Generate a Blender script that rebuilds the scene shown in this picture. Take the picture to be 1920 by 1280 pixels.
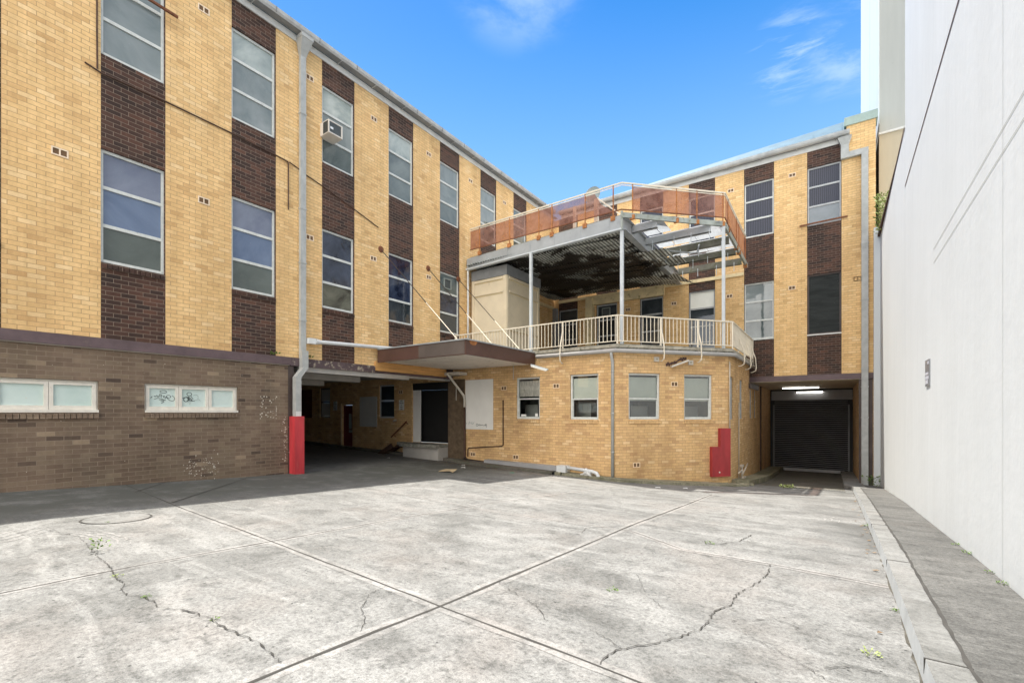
import bpy, math, random
from mathutils import Vector, Matrix, noise as mnoise
random.seed(7)
R = math.radians
for o in list(bpy.data.objects): bpy.data.objects.remove(o)
SC = bpy.context.scene
COL = SC.collection

# ------------------------------------------------------------------ camera
cam = bpy.data.cameras.new('camera'); camo = bpy.data.objects.new('camera', cam); COL.objects.link(camo)
SC.camera = camo
camo.location = (0, 0, 0)
camo.rotation_euler = (R(90), 0, math.atan2(0.571, 0.821))
cam.sensor_width = 36; cam.lens = 36*863/1920.0
cam.shift_y = 133/1920.0
cam.clip_start = 0.05; cam.clip_end = 2000

# ------------------------------------------------------------------ light
SUNDIR = Vector((0.27, -0.14, -1.0)).normalized()      # way the light travels
elev = math.asin(-SUNDIR.z)
azim = math.atan2(-SUNDIR.x, -SUNDIR.y)
sl = bpy.data.lights.new('sun', 'SUN'); sl.energy = 3.0; sl.angle = R(0.5); sl.color = (1.0, 0.95, 0.87)
so = bpy.data.objects.new('sun', sl); COL.objects.link(so)
so.rotation_euler = SUNDIR.to_track_quat('-Z', 'Y').to_euler(); so.location = (-20, 10, 60)

world = bpy.data.worlds.new('World'); SC.world = world; world.use_nodes = True
wn = world.node_tree; wn.nodes.clear()
def W(t, **k):
    n = wn.nodes.new(t)
    for a, b in k.items(): setattr(n, a, b)
    return n
wo = W('ShaderNodeOutputWorld'); bg = W('ShaderNodeBackground'); bg.inputs['Strength'].default_value = 0.10
sky = W('ShaderNodeTexSky'); sky.sky_type = 'NISHITA'; sky.sun_disc = False
sky.sun_elevation = elev; sky.sun_rotation = azim
sky.air_density = 1.0; sky.dust_density = 0.5; sky.ozone_density = 1.2; sky.altitude = 200
hsv = W('ShaderNodeHueSaturation'); hsv.inputs['Saturation'].default_value = 1.5; hsv.inputs['Value'].default_value = 0.78
wn.links.new(sky.outputs[0], hsv.inputs['Color'])
geo = W('ShaderNodeTexCoord')
def cloudmask(d, tight, thresh, scale, stretch):
    dp = W('ShaderNodeVectorMath', operation='DOT_PRODUCT'); dp.inputs[1].default_value = d
    wn.links.new(geo.outputs['Generated'], dp.inputs[0])
    mr = W('ShaderNodeMapRange'); mr.interpolation_type = 'SMOOTHSTEP'
    mr.inputs['From Min'].default_value = tight; mr.inputs['From Max'].default_value = 1.0
    wn.links.new(dp.outputs['Value'], mr.inputs['Value'])
    mp = W('ShaderNodeMapping'); mp.inputs['Scale'].default_value = stretch
    wn.links.new(geo.outputs['Generated'], mp.inputs['Vector'])
    nz = W('ShaderNodeTexNoise'); nz.inputs['Scale'].default_value = scale; nz.inputs['Detail'].default_value = 8; nz.inputs['Roughness'].default_value = 0.6; nz.inputs['Distortion'].default_value = 0.4
    wn.links.new(mp.outputs[0], nz.inputs['Vector'])
    m2 = W('ShaderNodeMapRange'); m2.interpolation_type = 'SMOOTHSTEP'
    m2.inputs['From Min'].default_value = thresh; m2.inputs['From Max'].default_value = thresh+0.25
    wn.links.new(nz.outputs[0], m2.inputs['Value'])
    mm = W('ShaderNodeMath', operation='MULTIPLY')
    wn.links.new(mr.outputs[0], mm.inputs[0]); wn.links.new(m2.outputs[0], mm.inputs[1])
    return mm
def camray(px, py):
    u = (px-960)/863.0
    return Vector((.821*u-.571, .571*u+.821, (773-py)/863.0)).normalized()
c1 = cloudmask(camray(975, -105), 0.989, 0.38, 4, (1, 1, 3))
c2 = cloudmask(camray(1615, 85), 0.9962, 0.40, 7, (1, 1, 4))
c3 = cloudmask(camray(1480, 105), 0.9975, 0.46, 12, (1, 1, 6))
# unseen bright cloud bank added behind the camera as fill light for the facades
c4 = cloudmask(Vector((.55, -.75, .42)).normalized(), 0.15, 0.22, 2.2, (1, 1, 1.6))
ca = W('ShaderNodeMath', operation='MAXIMUM'); wn.links.new(c1.outputs[0], ca.inputs[0]); wn.links.new(c2.outputs[0], ca.inputs[1])
cb = W('ShaderNodeMath', operation='MAXIMUM'); wn.links.new(ca.outputs[0], cb.inputs[0]); wn.links.new(c3.outputs[0], cb.inputs[1])
cm = W('ShaderNodeMath', operation='MULTIPLY'); cm.inputs[1].default_value = 0.6; wn.links.new(cb.outputs[0], cm.inputs[0])
sep = W('ShaderNodeSeparateXYZ'); wn.links.new(geo.outputs['Generated'], sep.inputs[0])
hz = W('ShaderNodeMapRange'); hz.inputs['From Min'].default_value = .66; hz.inputs['From Max'].default_value = .26; hz.inputs['To Max'].default_value = .9
wn.links.new(sep.outputs['Z'], hz.inputs['Value'])
hm = W('ShaderNodeMixRGB'); hm.inputs['Color2'].default_value = (1.75, 2.95, 4.75, 1)   # paler air low in the sky
wn.links.new(hz.outputs[0], hm.inputs['Fac']); wn.links.new(hsv.outputs[0], hm.inputs['Color1'])
mix = W('ShaderNodeMixRGB'); mix.inputs['Color2'].default_value = (2.3, 3.1, 4.9, 1)
wn.links.new(cm.outputs[0], mix.inputs['Fac']); wn.links.new(hm.outputs[0], mix.inputs['Color1'])
mix0 = mix; mix = W('ShaderNodeMixRGB'); mix.inputs['Color2'].default_value = (19.0, 17.8, 16.2, 1)
wn.links.new(c4.outputs[0], mix.inputs['Fac']); wn.links.new(mix0.outputs[0], mix.inputs['Color1'])
wn.links.new(mix.outputs[0], bg.inputs['Color']); wn.links.new(bg.outputs[0], wo.inputs['Surface'])

SC.view_settings.view_transform = 'Standard'; SC.view_settings.look = 'None'
SC.view_settings.gamma = 1.0; SC.view_settings.exposure = 1.5
SC.render.engine = 'CYCLES'
SC.cycles.max_bounces = 9; SC.cycles.diffuse_bounces = 7; SC.cycles.transparent_max_bounces = 12
SC.render.resolution_x = 1024; SC.render.resolution_y = 682

# ------------------------------------------------------------------ materials
MATS = {}
class NT:
    def __init__(s, name):
        s.m = bpy.data.materials.new(name); s.m.use_nodes = True; s.t = s.m.node_tree
        s.b = s.t.nodes['Principled BSDF']; s.out = s.t.nodes['Material Output']; MATS[name] = s.m
    def n(s, typ, ins=None, **k):
        n = s.t.nodes.new(typ)
        for a, b in k.items(): setattr(n, a, b)
        if ins:
            for a, b in ins.items(): n.inputs[a].default_value = b
        return n
    def l(s, a, b): s.t.links.new(a, b)
    def coord(s, uv=False, scale=(1, 1, 1)):
        tc = s.n('ShaderNodeTexCoord'); mp = s.n('ShaderNodeMapping'); mp.inputs['Scale'].default_value = scale
        s.l(tc.outputs['UV' if uv else 'Object'], mp.inputs[0]); return mp.outputs[0]
    def noise(s, scale, detail=5, rough=.55, uv=False, stretch=(1, 1, 1), dist=0):
        nz = s.n('ShaderNodeTexNoise', {'Scale': scale, 'Detail': detail, 'Roughness': rough, 'Distortion': dist})
        s.l(s.coord(uv, stretch), nz.inputs['Vector']); return nz.outputs[0]
    def ramp(s, fac, stops, interp='LINEAR'):
        r = s.n('ShaderNodeValToRGB'); r.color_ramp.interpolation = interp
        e = r.color_ramp.elements
        while len(e) < len(stops): e.new(0.5)
        for i, (p, c) in enumerate(stops):
            e[i].position = p; e[i].color = tuple(c)+(1,) if len(c) == 3 else c
        s.l(fac, r.inputs[0]); return r.outputs[0]
    def mix(s, fac, a, b, mode='MIX'):
        x = s.n('ShaderNodeMixRGB', blend_type=mode)
        for v, k in ((fac, 'Fac'), (a, 'Color1'), (b, 'Color2')):
            if isinstance(v, (int, float)): x.inputs[k].default_value = v
            elif isinstance(v, tuple): x.inputs[k].default_value = v+(1,) if len(v) == 3 else v
            else: s.l(v, x.inputs[k])
        return x.outputs[0]
    def bump(s, h, strength=.3, dist=.01):
        b = s.n('ShaderNodeBump', {'Strength': strength, 'Distance': dist}); s.l(h, b.inputs['Height']); s.l(b.outputs[0], s.b.inputs['Normal'])
    def col(s, c):
        if isinstance(c, tuple): s.b.inputs['Base Color'].default_value = c+(1,)
        else: s.l(c, s.b.inputs['Base Color'])
    def rough(s, r): s.b.inputs['Roughness'].default_value = r
    def metal(s, r): s.b.inputs['Metallic'].default_value = r
    def spec(s, r): s.b.inputs['Specular IOR Level'].default_value = r

def brick(name, stops, mortar, dirt=(0.78, 1.08), dirtcol=None, msize=.0055, bump=.5):
    t = NT(name); uv = t.coord(True)
    jit = t.n('ShaderNodeTexNoise', {'Scale': 2.2, 'Detail': 2}); t.l(uv, jit.inputs['Vector'])
    va = t.n('ShaderNodeVectorMath', operation='MULTIPLY_ADD'); va.inputs[1].default_value = (.012, .012, 0); va.inputs[2].default_value = (0, 0, 0)
    t.l(jit.outputs['Color'], va.inputs[0])
    ad = t.n('ShaderNodeVectorMath', operation='ADD'); t.l(uv, ad.inputs[0]); t.l(va.outputs[0], ad.inputs[1])
    br = t.n('ShaderNodeTexBrick', {'Scale': 1.0, 'Mortar Size': msize, 'Mortar Smooth': .3, 'Bias': 0.0, 'Brick Width': .24, 'Row Height': .086,
                                    'Color1': (0, 0, 0, 1), 'Color2': (1, 1, 1, 1), 'Mortar': (0.5, 0.5, 0.5, 1)})
    t.l(ad.outputs[0], br.inputs['Vector'])
    c = t.ramp(br.outputs['Color'], stops)
    # large scale weathering, and small face speckle
    n1 = t.noise(0.9, 6, .6); n2 = t.noise(14, 4, .6); n3 = t.noise(120, 2)
    m1 = t.ramp(n1, [(0.3, (dirt[0],)*3), (0.7, (dirt[1],)*3)])
    c = t.mix(1.0, c, m1, 'MULTIPLY')
    n4 = t.noise(1.7, 6, .65, stretch=(1, 1, .12)); c = t.mix(.6, c, t.ramp(n4, [(0.34, (.76, .73, .68)), (0.58, (1.04, 1.04, 1.04))]), 'MULTIPLY')
    c = t.mix(.22, c, t.ramp(n2, [(0.3, (.55, .5, .42)), (0.7, (1.25, 1.25, 1.25))]), 'MULTIPLY')
    c = t.mix(.22, c, t.ramp(n3, [(0.3, (.6, .6, .6)), (0.7, (1.35, 1.35, 1.35))]), 'MULTIPLY')
    if dirtcol:
        sn = t.noise(1.3, 7, .7, stretch=(1, 1, .5))
        f = t.ramp(sn, [(0.52, (0, 0, 0)), (0.75, (.55, .55, .55))])
        c = t.mix(f, c, dirtcol)
    mor = t.mix(t.noise(3, 4), tuple(x*.7 for x in mortar), tuple(x*1.25 for x in mortar))
    c = t.mix(br.outputs['Fac'], c, mor); t.col(c); t.rough(.88)
    inv = t.n('ShaderNodeMath', operation='SUBTRACT'); inv.inputs[0].default_value = 1; t.l(br.outputs['Fac'], inv.inputs[1])
    h = t.n('ShaderNodeMath', operation='MULTIPLY_ADD'); h.inputs[1].default_value = .35; t.l(n3, h.inputs[0]); t.l(inv.outputs[0], h.inputs[2])
    t.bump(h.outputs[0], bump, .008)
    return t.m
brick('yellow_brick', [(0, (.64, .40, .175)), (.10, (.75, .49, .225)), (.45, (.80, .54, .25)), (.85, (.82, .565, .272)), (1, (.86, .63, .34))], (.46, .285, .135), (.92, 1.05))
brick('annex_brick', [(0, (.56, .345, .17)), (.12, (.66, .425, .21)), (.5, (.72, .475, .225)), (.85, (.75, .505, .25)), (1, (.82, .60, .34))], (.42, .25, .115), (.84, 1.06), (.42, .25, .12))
brick('brown_brick', [(0, (.040, .024, .019)), (.4, (.064, .034, .025)), (.75, (.092, .045, .031)), (1, (.125, .058, .038))], (.25, .19, .145), (.7, 1.1), None, .0042)
brick('base_brick', [(0, (.08, .055, .042)), (.08, (.165, .115, .08)), (.5, (.19, .135, .095)), (.93, (.215, .16, .11)), (1, (.33, .25, .17))], (.26, .20, .145), (.72, 1.12), (.19, .155, .105), .005)

def plain(name, c, rough=.6, var=.12, scale=4, metal=0, stain=None, stainamt=.5, bump=0, spec=.4, stretch=(1, 1, 1)):
    t = NT(name)
    n1 = t.noise(scale, 6, .6, stretch=stretch)
    cc = t.mix(1.0, c, t.ramp(n1, [(0.25, (1-var*1.6,)*3), (0.75, (1+var,)*3)]), 'MULTIPLY')
    if stain:
        n2 = t.noise(scale*1.7+1.3, 8, .7, stretch=stretch)
        cc = t.mix(t.ramp(n2, [(0.62-stainamt*.25, (0, 0, 0)), (0.72-stainamt*.12, (1, 1, 1))]), cc, stain)
    t.col(cc); t.rough(rough); t.metal(metal); t.spec(spec)
    if bump: t.bump(t.noise(scale*10, 5), bump, .01)
    return t.m
plain('gutter_grey', (.46, .47, .46), .55, .18, 3)
plain('gutter_dark', (.22, .23, .235), .6, .15, 3)
plain('fascia_white', (.66, .66, .63), .6, .1, 2.5, stain=(.42, .38, .3), stainamt=-.1)
plain('downpipe_grey', (.42, .43, .415), .5, .14, 5, stain=(.26, .26, .24), stainamt=0)
plain('frame_paint', (.62, .64, .61), .45, .12, 8, stain=(.30, .30, .26), stainamt=0.0)
plain('frame_white', (.72, .68, .60), .5, .08, 8, stain=(.45, .38, .28), stainamt=-.1)
plain('frame_blue', (.44, .455, .46), .45, .12, 8)
plain('ledge_paint', (.13, .09, .095), .55, .2, 3, stain=(.17, .13, .11), stainamt=.0)
plain('ledge_edge', (.30, .26, .22), .7, .2, 3)
plain('ledge_peeling', (.098, .068, .072), .55, .2, 3, stain=(.50, .44, .33), stainamt=.36)
plain('canopy_brown', (.095, .050, .040), .38, .15, 2, stain=(.10, .065, .055), stainamt=.1)
plain('canopy_patch', (.11, .09, .08), .45, .15, 2)
plain('flashing', (.42, .46, .48), .4, .15, 4, metal=.3, stain=(.14, .1, .09), stainamt=.1)
plain('soffit_white', (.84, .79, .72), .7, .10, 1.2, stain=(.40, .36, .30), stainamt=.15)
plain('timber', (.62, .34, .12), .65, .2, 3, stain=(.28, .14, .05), stainamt=.2, stretch=(1, .25, 3))
plain('under_grey', (.42, .40, .37), .7, .12, 2)
plain('steel_grey', (.36, .38, .39), .5, .12, 2.5, stain=(.17, .18, .18), stainamt=.1)
plain('steel_light', (.56, .60, .62), .45, .1, 4, stain=(.3, .3, .28), stainamt=0)
plain('steel_dirty', (.33, .36, .33), .6, .2, 3, stain=(.17, .17, .10), stainamt=.35)
plain('beam_mossy', (.17, .165, .13), .7, .3, 3, stain=(.10, .11, .045), stainamt=.4)
plain('rust', (.20, .075, .035), .8, .3, 9, stain=(.08, .035, .025), stainamt=.2)
plain('rust_orange', (.42, .17, .055), .75, .3, 9, stain=(.22, .08, .035), stainamt=.3)
plain('cream_paint', (.68, .59, .43), .55, .08, 1.6, stain=(.46, .38, .25), stainamt=.0)
plain('cream_dirty', (.76, .63, .37), .6, .15, 3, stain=(.30, .22, .10), stainamt=.2)
plain('railing_cream', (.76, .69, .56), .5, .1, 6, stain=(.33, .2, .1), stainamt=-.15)
plain('slab_concrete', (.30, .29, .25), .85, .3, 5, stain=(.09, .09, .065), stainamt=.55, bump=.3)
plain('slab_face', (.40, .37, .30), .85, .25, 5, stain=(.12, .115, .075), stainamt=.35, bump=.3)
plain('pvc_white', (.66, .68, .68), .35, .06, 4)
plain('pvc_grey', (.36, .35, .335), .45, .1, 4, stain=(.36, .33, .29), stainamt=0)
plain('pipe_white', (.58, .54, .47), .5, .12, 6)
plain('pipe_black', (.035, .025, .022), .5, .2, 5)
plain('pipe_rust', (.085, .045, .03), .7, .3, 6)
plain('red_paint', (.36, .035, .04), .45, .2, 4, stain=(.17, .03, .028), stainamt=.1, stretch=(1, 1, .4))
plain('red_guard', (.52, .045, .055), .42, .2, 3, stain=(.42, .11, .08), stainamt=.15, stretch=(2, 2, .35))
plain('board_white', (.80, .79, .75), .6, .05, 1.5)
plain('board_grey', (.62, .62, .59), .6, .05, 1.5)
plain('sign_white', (.80, .80, .76), .5, .05, 3)
plain('sign_ink', (.05, .05, .05), .6, .05, 3)
plain('marker_ink', (.03, .035, .035), .6, .05, 3)
plain('marker_faint', (.34, .40, .39), .6, .05, 3)
plain('paint_splash', (.60, .55, .46), .7, .1, 3)
plain('maroon_door', (.16, .022, .032), .4, .1, 3)
plain('brown_board', (.16, .04, .02), .6, .2, 2)
plain('dark_void', (.012, .012, .012), .9, .1, 3)
plain('dark_room', (.05, .052, .05), .9, .2, 1)
plain('room_grey', (.17, .18, .175), .9, .3, 1)
plain('roller_black', (.19, .192, .20), .42, .15, 2, spec=.6)
plain('roller_guide', (.17, .175, .18), .45, .15, 2)
plain('header_grey', (.34, .34, .345), .6, .1, 1.5)
plain('tunnel_ceiling', (.62, .54, .42), .8, .1, 1.5)
plain('brown_column', (.085, .062, .055), .55, .2, 3)
plain('roughcast', (.125, .088, .055), .95, .3, 5, bump=.8)
plain('copper_green', (.33, .42, .38), .45, .12, 5, metal=.2)
plain('roof_metal', (.07, .135, .18), .5, .15, 2, metal=.1, spec=.2)
plain('dark_seal', (.055, .052, .046), .9, .25, 6)
plain('dirt', (.085, .078, .062), .95, .4, 6)
plain('vent_hole', (.16, .095, .05), .9, .2, 6)
plain('grate', (.05, .05, .048), .7, .2, 8)
plain('cardboard', (.40, .31, .19), .9, .2, 8)
plain('paper', (.62, .62, .60), .9, .1, 8)
plain('green_plastic', (.03, .22, .14), .5, .1, 8)
plain('leaf_litter', (.20, .13, .07), .9, .5, 40, stain=(.40, .34, .26), stainamt=.4)
plain('weed_green', (.13, .22, .035), .6, .3, 20)
plain('weed_light', (.30, .36, .12), .6, .3, 20)
plain('vent_clay', (.86, .70, .52), .8, .1, 6)
plain('vent_clay_annex', (.80, .62, .42), .8, .1, 6)
plain('ac_white', (.66, .62, .56), .5, .06, 6)
plain('ac_grille', (.07, .08, .08), .5, .1, 30)
plain('blind', (.84, .85, .78), .7, .06, 2)
plain('curtain_white', (.80, .74, .68), .8, .25, 6, stretch=(6, 6, 1))
plain('sheet_white', (.74, .76, .77), .5, .05, 2)
plain('dish_grey', (.26, .29, .27), .5, .05, 3)
plain('tap_white', (.62, .56, .48), .5, .1, 9)
plain('plaque', (.30, .31, .33), .35, .05, 9, metal=.4)
plain('plaque_white', (.62, .64, .70), .4, .05, 9)
def emissive(name, c, s):
    t = NT(name); t.col(c); t.b.inputs['Emission Color'].default_value = c+(1,); t.b.inputs['Emission Strength'].default_value = s
emissive('tube_lit', (1.0, .97, .92), 3.0)
plain('diffuser', (.75, .73, .64), .4, .05, 5)

def pane(name, a, b, scale=1.2, rough=.08, stretch=(1, 1, 1), spec=.75, bands=False):
    t = NT(name)
    n = t.noise(scale, 5, .6, stretch=stretch, dist=.6)
    c = t.mix(t.ramp(n, [(0.35, (0, 0, 0)), (0.65, (1, 1, 1))]), a, b)
    sp = t.ramp(t.noise(55, 2, .5), [(0.745, (0, 0, 0)), (0.76, (.5, .5, .5))])
    c = t.mix(sp, c, (.6, .62, .6))
    t.col(c); t.rough(min(rough, .03) if rough < .1 else rough); t.spec(spec)
    t.bump(t.noise(1.6, 3, .5, stretch=(1, 1, 3)), .05, .05)
pane('pane_pale', (.20, .25, .245), (.50, .54, .51), .9, .06)
pane('pane_grey', (.125, .16, .165), (.27, .30, .30), .7, .06)
pane('pane_teal', (.06, .085, .09), (.18, .21, .205), .8, .05)
pane('pane_blue', (.075, .115, .20), (.14, .19, .29), .8, .06)
pane('pane_bluegrey', (.11, .13, .195), (.19, .215, .28), .8, .06)
pane('pane_navy', (.006, .010, .026), (.045, .06, .10), 1.5, .03)
pane('pane_moss', (.065, .080, .070), (.105, .125, .11), 1.2, .06)
pane('pane_room', (.006, .007, .008), (.12, .125, .10), 1.6, .03)
pane('pane_screen', (.012, .015, .015), (.028, .033, .032), 1.2, .4, spec=.12, stretch=(1, 1, 6))
pane('pane_mint', (.50, .62, .58), (.60, .70, .66), 1.5, .2, spec=.3)
pane('pane_dusk', (.022, .03, .036), (.05, .06, .07), .9, .04)
pane('pane_slate', (.06, .10, .13), (.09, .13, .17), 2, .12)
def curtainpane():
    t = NT('pane_curtain')
    w = t.n('ShaderNodeTexWave', {'Scale': 5.2, 'Distortion': 1.2, 'Detail': 2}); w.bands_direction = 'X'; t.l(t.coord(), w.inputs['Vector'])
    t.col(t.ramp(w.outputs[0], [(0.1, (.006, .009, .020)), (.8, (.045, .055, .09))])); t.rough(.16); t.spec(.25)
curtainpane()
def clearglass():
    t = NT('glass_clear')
    tr = t.n('ShaderNodeBsdfTransparent', {'Color': (.95, .97, .96, 1)}); gl = t.n('ShaderNodeBsdfGlossy', {'Roughness': .02})
    fr = t.n('ShaderNodeFresnel', {'IOR': 1.5}); mx = t.n('ShaderNodeMixShader')
    ma = t.n('ShaderNodeMath', operation='ADD'); ma.inputs[1].default_value = .05; t.l(fr.outputs[0], ma.inputs[0])
    t.l(ma.outputs[0], mx.inputs[0]); t.l(tr.outputs[0], mx.inputs[1]); t.l(gl.outputs[0], mx.inputs[2]); t.l(mx.outputs[0], t.out.inputs[0])
clearglass()
def copperglass():
    t = NT('copper_screen')
    tr = t.n('ShaderNodeBsdfTransparent', {'Color': (.86, .60, .53, 1)})
    n = t.ramp(t.noise(2.2, 7, .65), [(0.35, (0, 0, 0)), (.7, (1, 1, 1))])
    t.col(t.mix(n, (.17, .060, .038), (.36, .19, .145))); t.rough(.5)
    mx = t.n('ShaderNodeMixShader'); f = t.ramp(t.noise(1.1, 6, .6), [(0.3, (.40, .40, .40)), (.75, (.78, .78, .78))])
    t.l(f, mx.inputs[0]); t.l(tr.outputs[0], mx.inputs[1]); t.l(t.b.outputs[0], mx.inputs[2]); t.l(mx.outputs[0], t.out.inputs[0])
copperglass()
def corrugate():
    t = NT('corrugated_zinc')
    tc = t.n('ShaderNodeTexCoord'); sp = t.n('ShaderNodeSeparateXYZ'); t.l(tc.outputs['Object'], sp.inputs[0])
    n = t.noise(.5, 8, .72, dist=1.0)
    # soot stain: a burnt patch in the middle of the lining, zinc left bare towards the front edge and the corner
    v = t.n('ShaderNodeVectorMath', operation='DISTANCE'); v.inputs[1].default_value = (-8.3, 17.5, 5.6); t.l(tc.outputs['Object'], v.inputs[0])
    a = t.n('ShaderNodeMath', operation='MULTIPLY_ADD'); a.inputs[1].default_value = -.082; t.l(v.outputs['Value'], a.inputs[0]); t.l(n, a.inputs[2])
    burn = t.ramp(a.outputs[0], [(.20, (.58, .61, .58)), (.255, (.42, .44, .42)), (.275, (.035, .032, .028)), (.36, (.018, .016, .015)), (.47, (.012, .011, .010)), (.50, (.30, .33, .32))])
    w = t.n('ShaderNodeMath', operation='MULTIPLY'); w.inputs[1].default_value = 2*math.pi/.12; t.l(sp.outputs['X'], w.inputs[0])
    sn = t.n('ShaderNodeMath', operation='SINE'); t.l(w.outputs[0], sn.inputs[0])
    mr = t.n('ShaderNodeMapRange', {'From Min': -.35, 'From Max': .35, 'To Min': .22, 'To Max': 1.15}); t.l(sn.outputs[0], mr.inputs['Value'])   # dark rib stripes deepen the corrugation's shading in the colour
    c = t.mix(1.0, burn, mr.outputs[0], 'MULTIPLY')
    c = t.mix(.5, c, t.ramp(t.noise(5, 6, .75), [(.36, (.25, .25, .24)), (.55, (1.2, 1.2, 1.2))]), 'MULTIPLY')
    t.col(c); t.rough(.5); t.metal(.15)
corrugate()
def insul(name, c, dots):
    t = NT(name)
    v = t.n('ShaderNodeTexVoronoi', {'Scale': 16}); t.l(t.coord(), v.inputs['Vector'])
    cc = t.mix(t.ramp(v.outputs[0], [(.28, (1, 1, 1)), (.36, (0, 0, 0))]), c, dots)
    cc = t.mix(.5, cc, t.ramp(t.noise(2, 5), [(.3, (.6, .6, .6)), (.7, (1.1, 1.1, 1.1))]), 'MULTIPLY')
    tl = t.n('ShaderNodeBsdfTranslucent'); t.l(cc, tl.inputs[0]); t.col(cc)
    mx = t.n('ShaderNodeMixShader'); mx.inputs[0].default_value = .42
    t.l(t.b.outputs[0], mx.inputs[1]); t.l(tl.outputs[0], mx.inputs[2]); t.l(mx.outputs[0], t.out.inputs[0])
insul('sheet_plain', (.50, .53, .55), (.40, .43, .45))
insul('sheet_dotted', (.36, .39, .42), (.13, .15, .17))
def render_wall(name, c, c2, amt=.5):
    t = NT(name)
    a = t.noise(1.2, 7, .6, stretch=(1, 1, .10)); b = t.noise(9, 5, .6, stretch=(1, 1, .12)); d = t.noise(.35, 4)
    cc = t.mix(t.ramp(a, [(.42, (0, 0, 0)), (.72, (amt, amt, amt))]), c, c2)
    cc = t.mix(.25, cc, t.ramp(b, [(.3, (.86, .86, .86)), (.7, (1.06, 1.06, 1.06))]), 'MULTIPLY')
    cc = t.mix(.5, cc, t.ramp(d, [(.3, (.93, .93, .92)), (.7, (1.03, 1.03, 1.03))]), 'MULTIPLY')
    sp = t.ramp(t.noise(6.5, 3, .6), [(.74, (0, 0, 0)), (.755, (.6, .6, .6))])
    cc = t.mix(sp, cc, tuple(x*.75 for x in c))
    t.col(cc); t.rough(.75); t.bump(t.noise(5, 5, .6), .12, .02)
def wall_grime(name):
    t = NT(name); G1 = lambda v: (v, v, v); c = (.66, .685, .685)
    tc = t.n('ShaderNodeTexCoord'); sp = t.n('ShaderNodeSeparateXYZ'); t.l(tc.outputs['Object'], sp.inputs[0])
    cc = t.mix(t.ramp(t.noise(1.1, 8, .65, stretch=(1, 1, .08)), [(.42, G1(0)), (.70, G1(.5))]), c, (.60, .62, .615))
    cc = t.mix(.35, cc, t.ramp(t.noise(8, 6, .65, stretch=(1, 1, .10)), [(.3, G1(.90)), (.7, G1(1.04))]), 'MULTIPLY')
    cc = t.mix(.6, cc, t.ramp(t.noise(.3, 5), [(.3, (.92, .925, .92)), (.7, G1(1.03))]), 'MULTIPLY')
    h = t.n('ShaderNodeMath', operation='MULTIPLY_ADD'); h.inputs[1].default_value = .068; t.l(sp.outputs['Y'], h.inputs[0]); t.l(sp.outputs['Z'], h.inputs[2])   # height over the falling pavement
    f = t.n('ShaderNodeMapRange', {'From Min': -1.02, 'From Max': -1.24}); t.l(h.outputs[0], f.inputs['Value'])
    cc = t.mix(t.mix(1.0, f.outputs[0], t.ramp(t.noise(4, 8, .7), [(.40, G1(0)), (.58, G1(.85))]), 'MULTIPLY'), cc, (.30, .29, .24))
    cc = t.mix(t.ramp(t.noise(3.3, 5, .7), [(.70, G1(0)), (.74, G1(.7))]), cc, (.53, .53, .50))
    t.col(cc); t.rough(.8); t.bump(t.noise(2.2, 8, .7), .25, .03)
wall_grime('white_render')
render_wall('white_render_far', (.72, .75, .75), (.66, .69, .69), .4)
render_wall('grey_render', (.42, .43, .40), (.35, .36, .33), .6)
render_wall('tan_render', (.46, .40, .29), (.40, .35, .26), .5)
render_wall('tan_render_light', (.58, .53, .45), (.52, .47, .39), .5)

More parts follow.
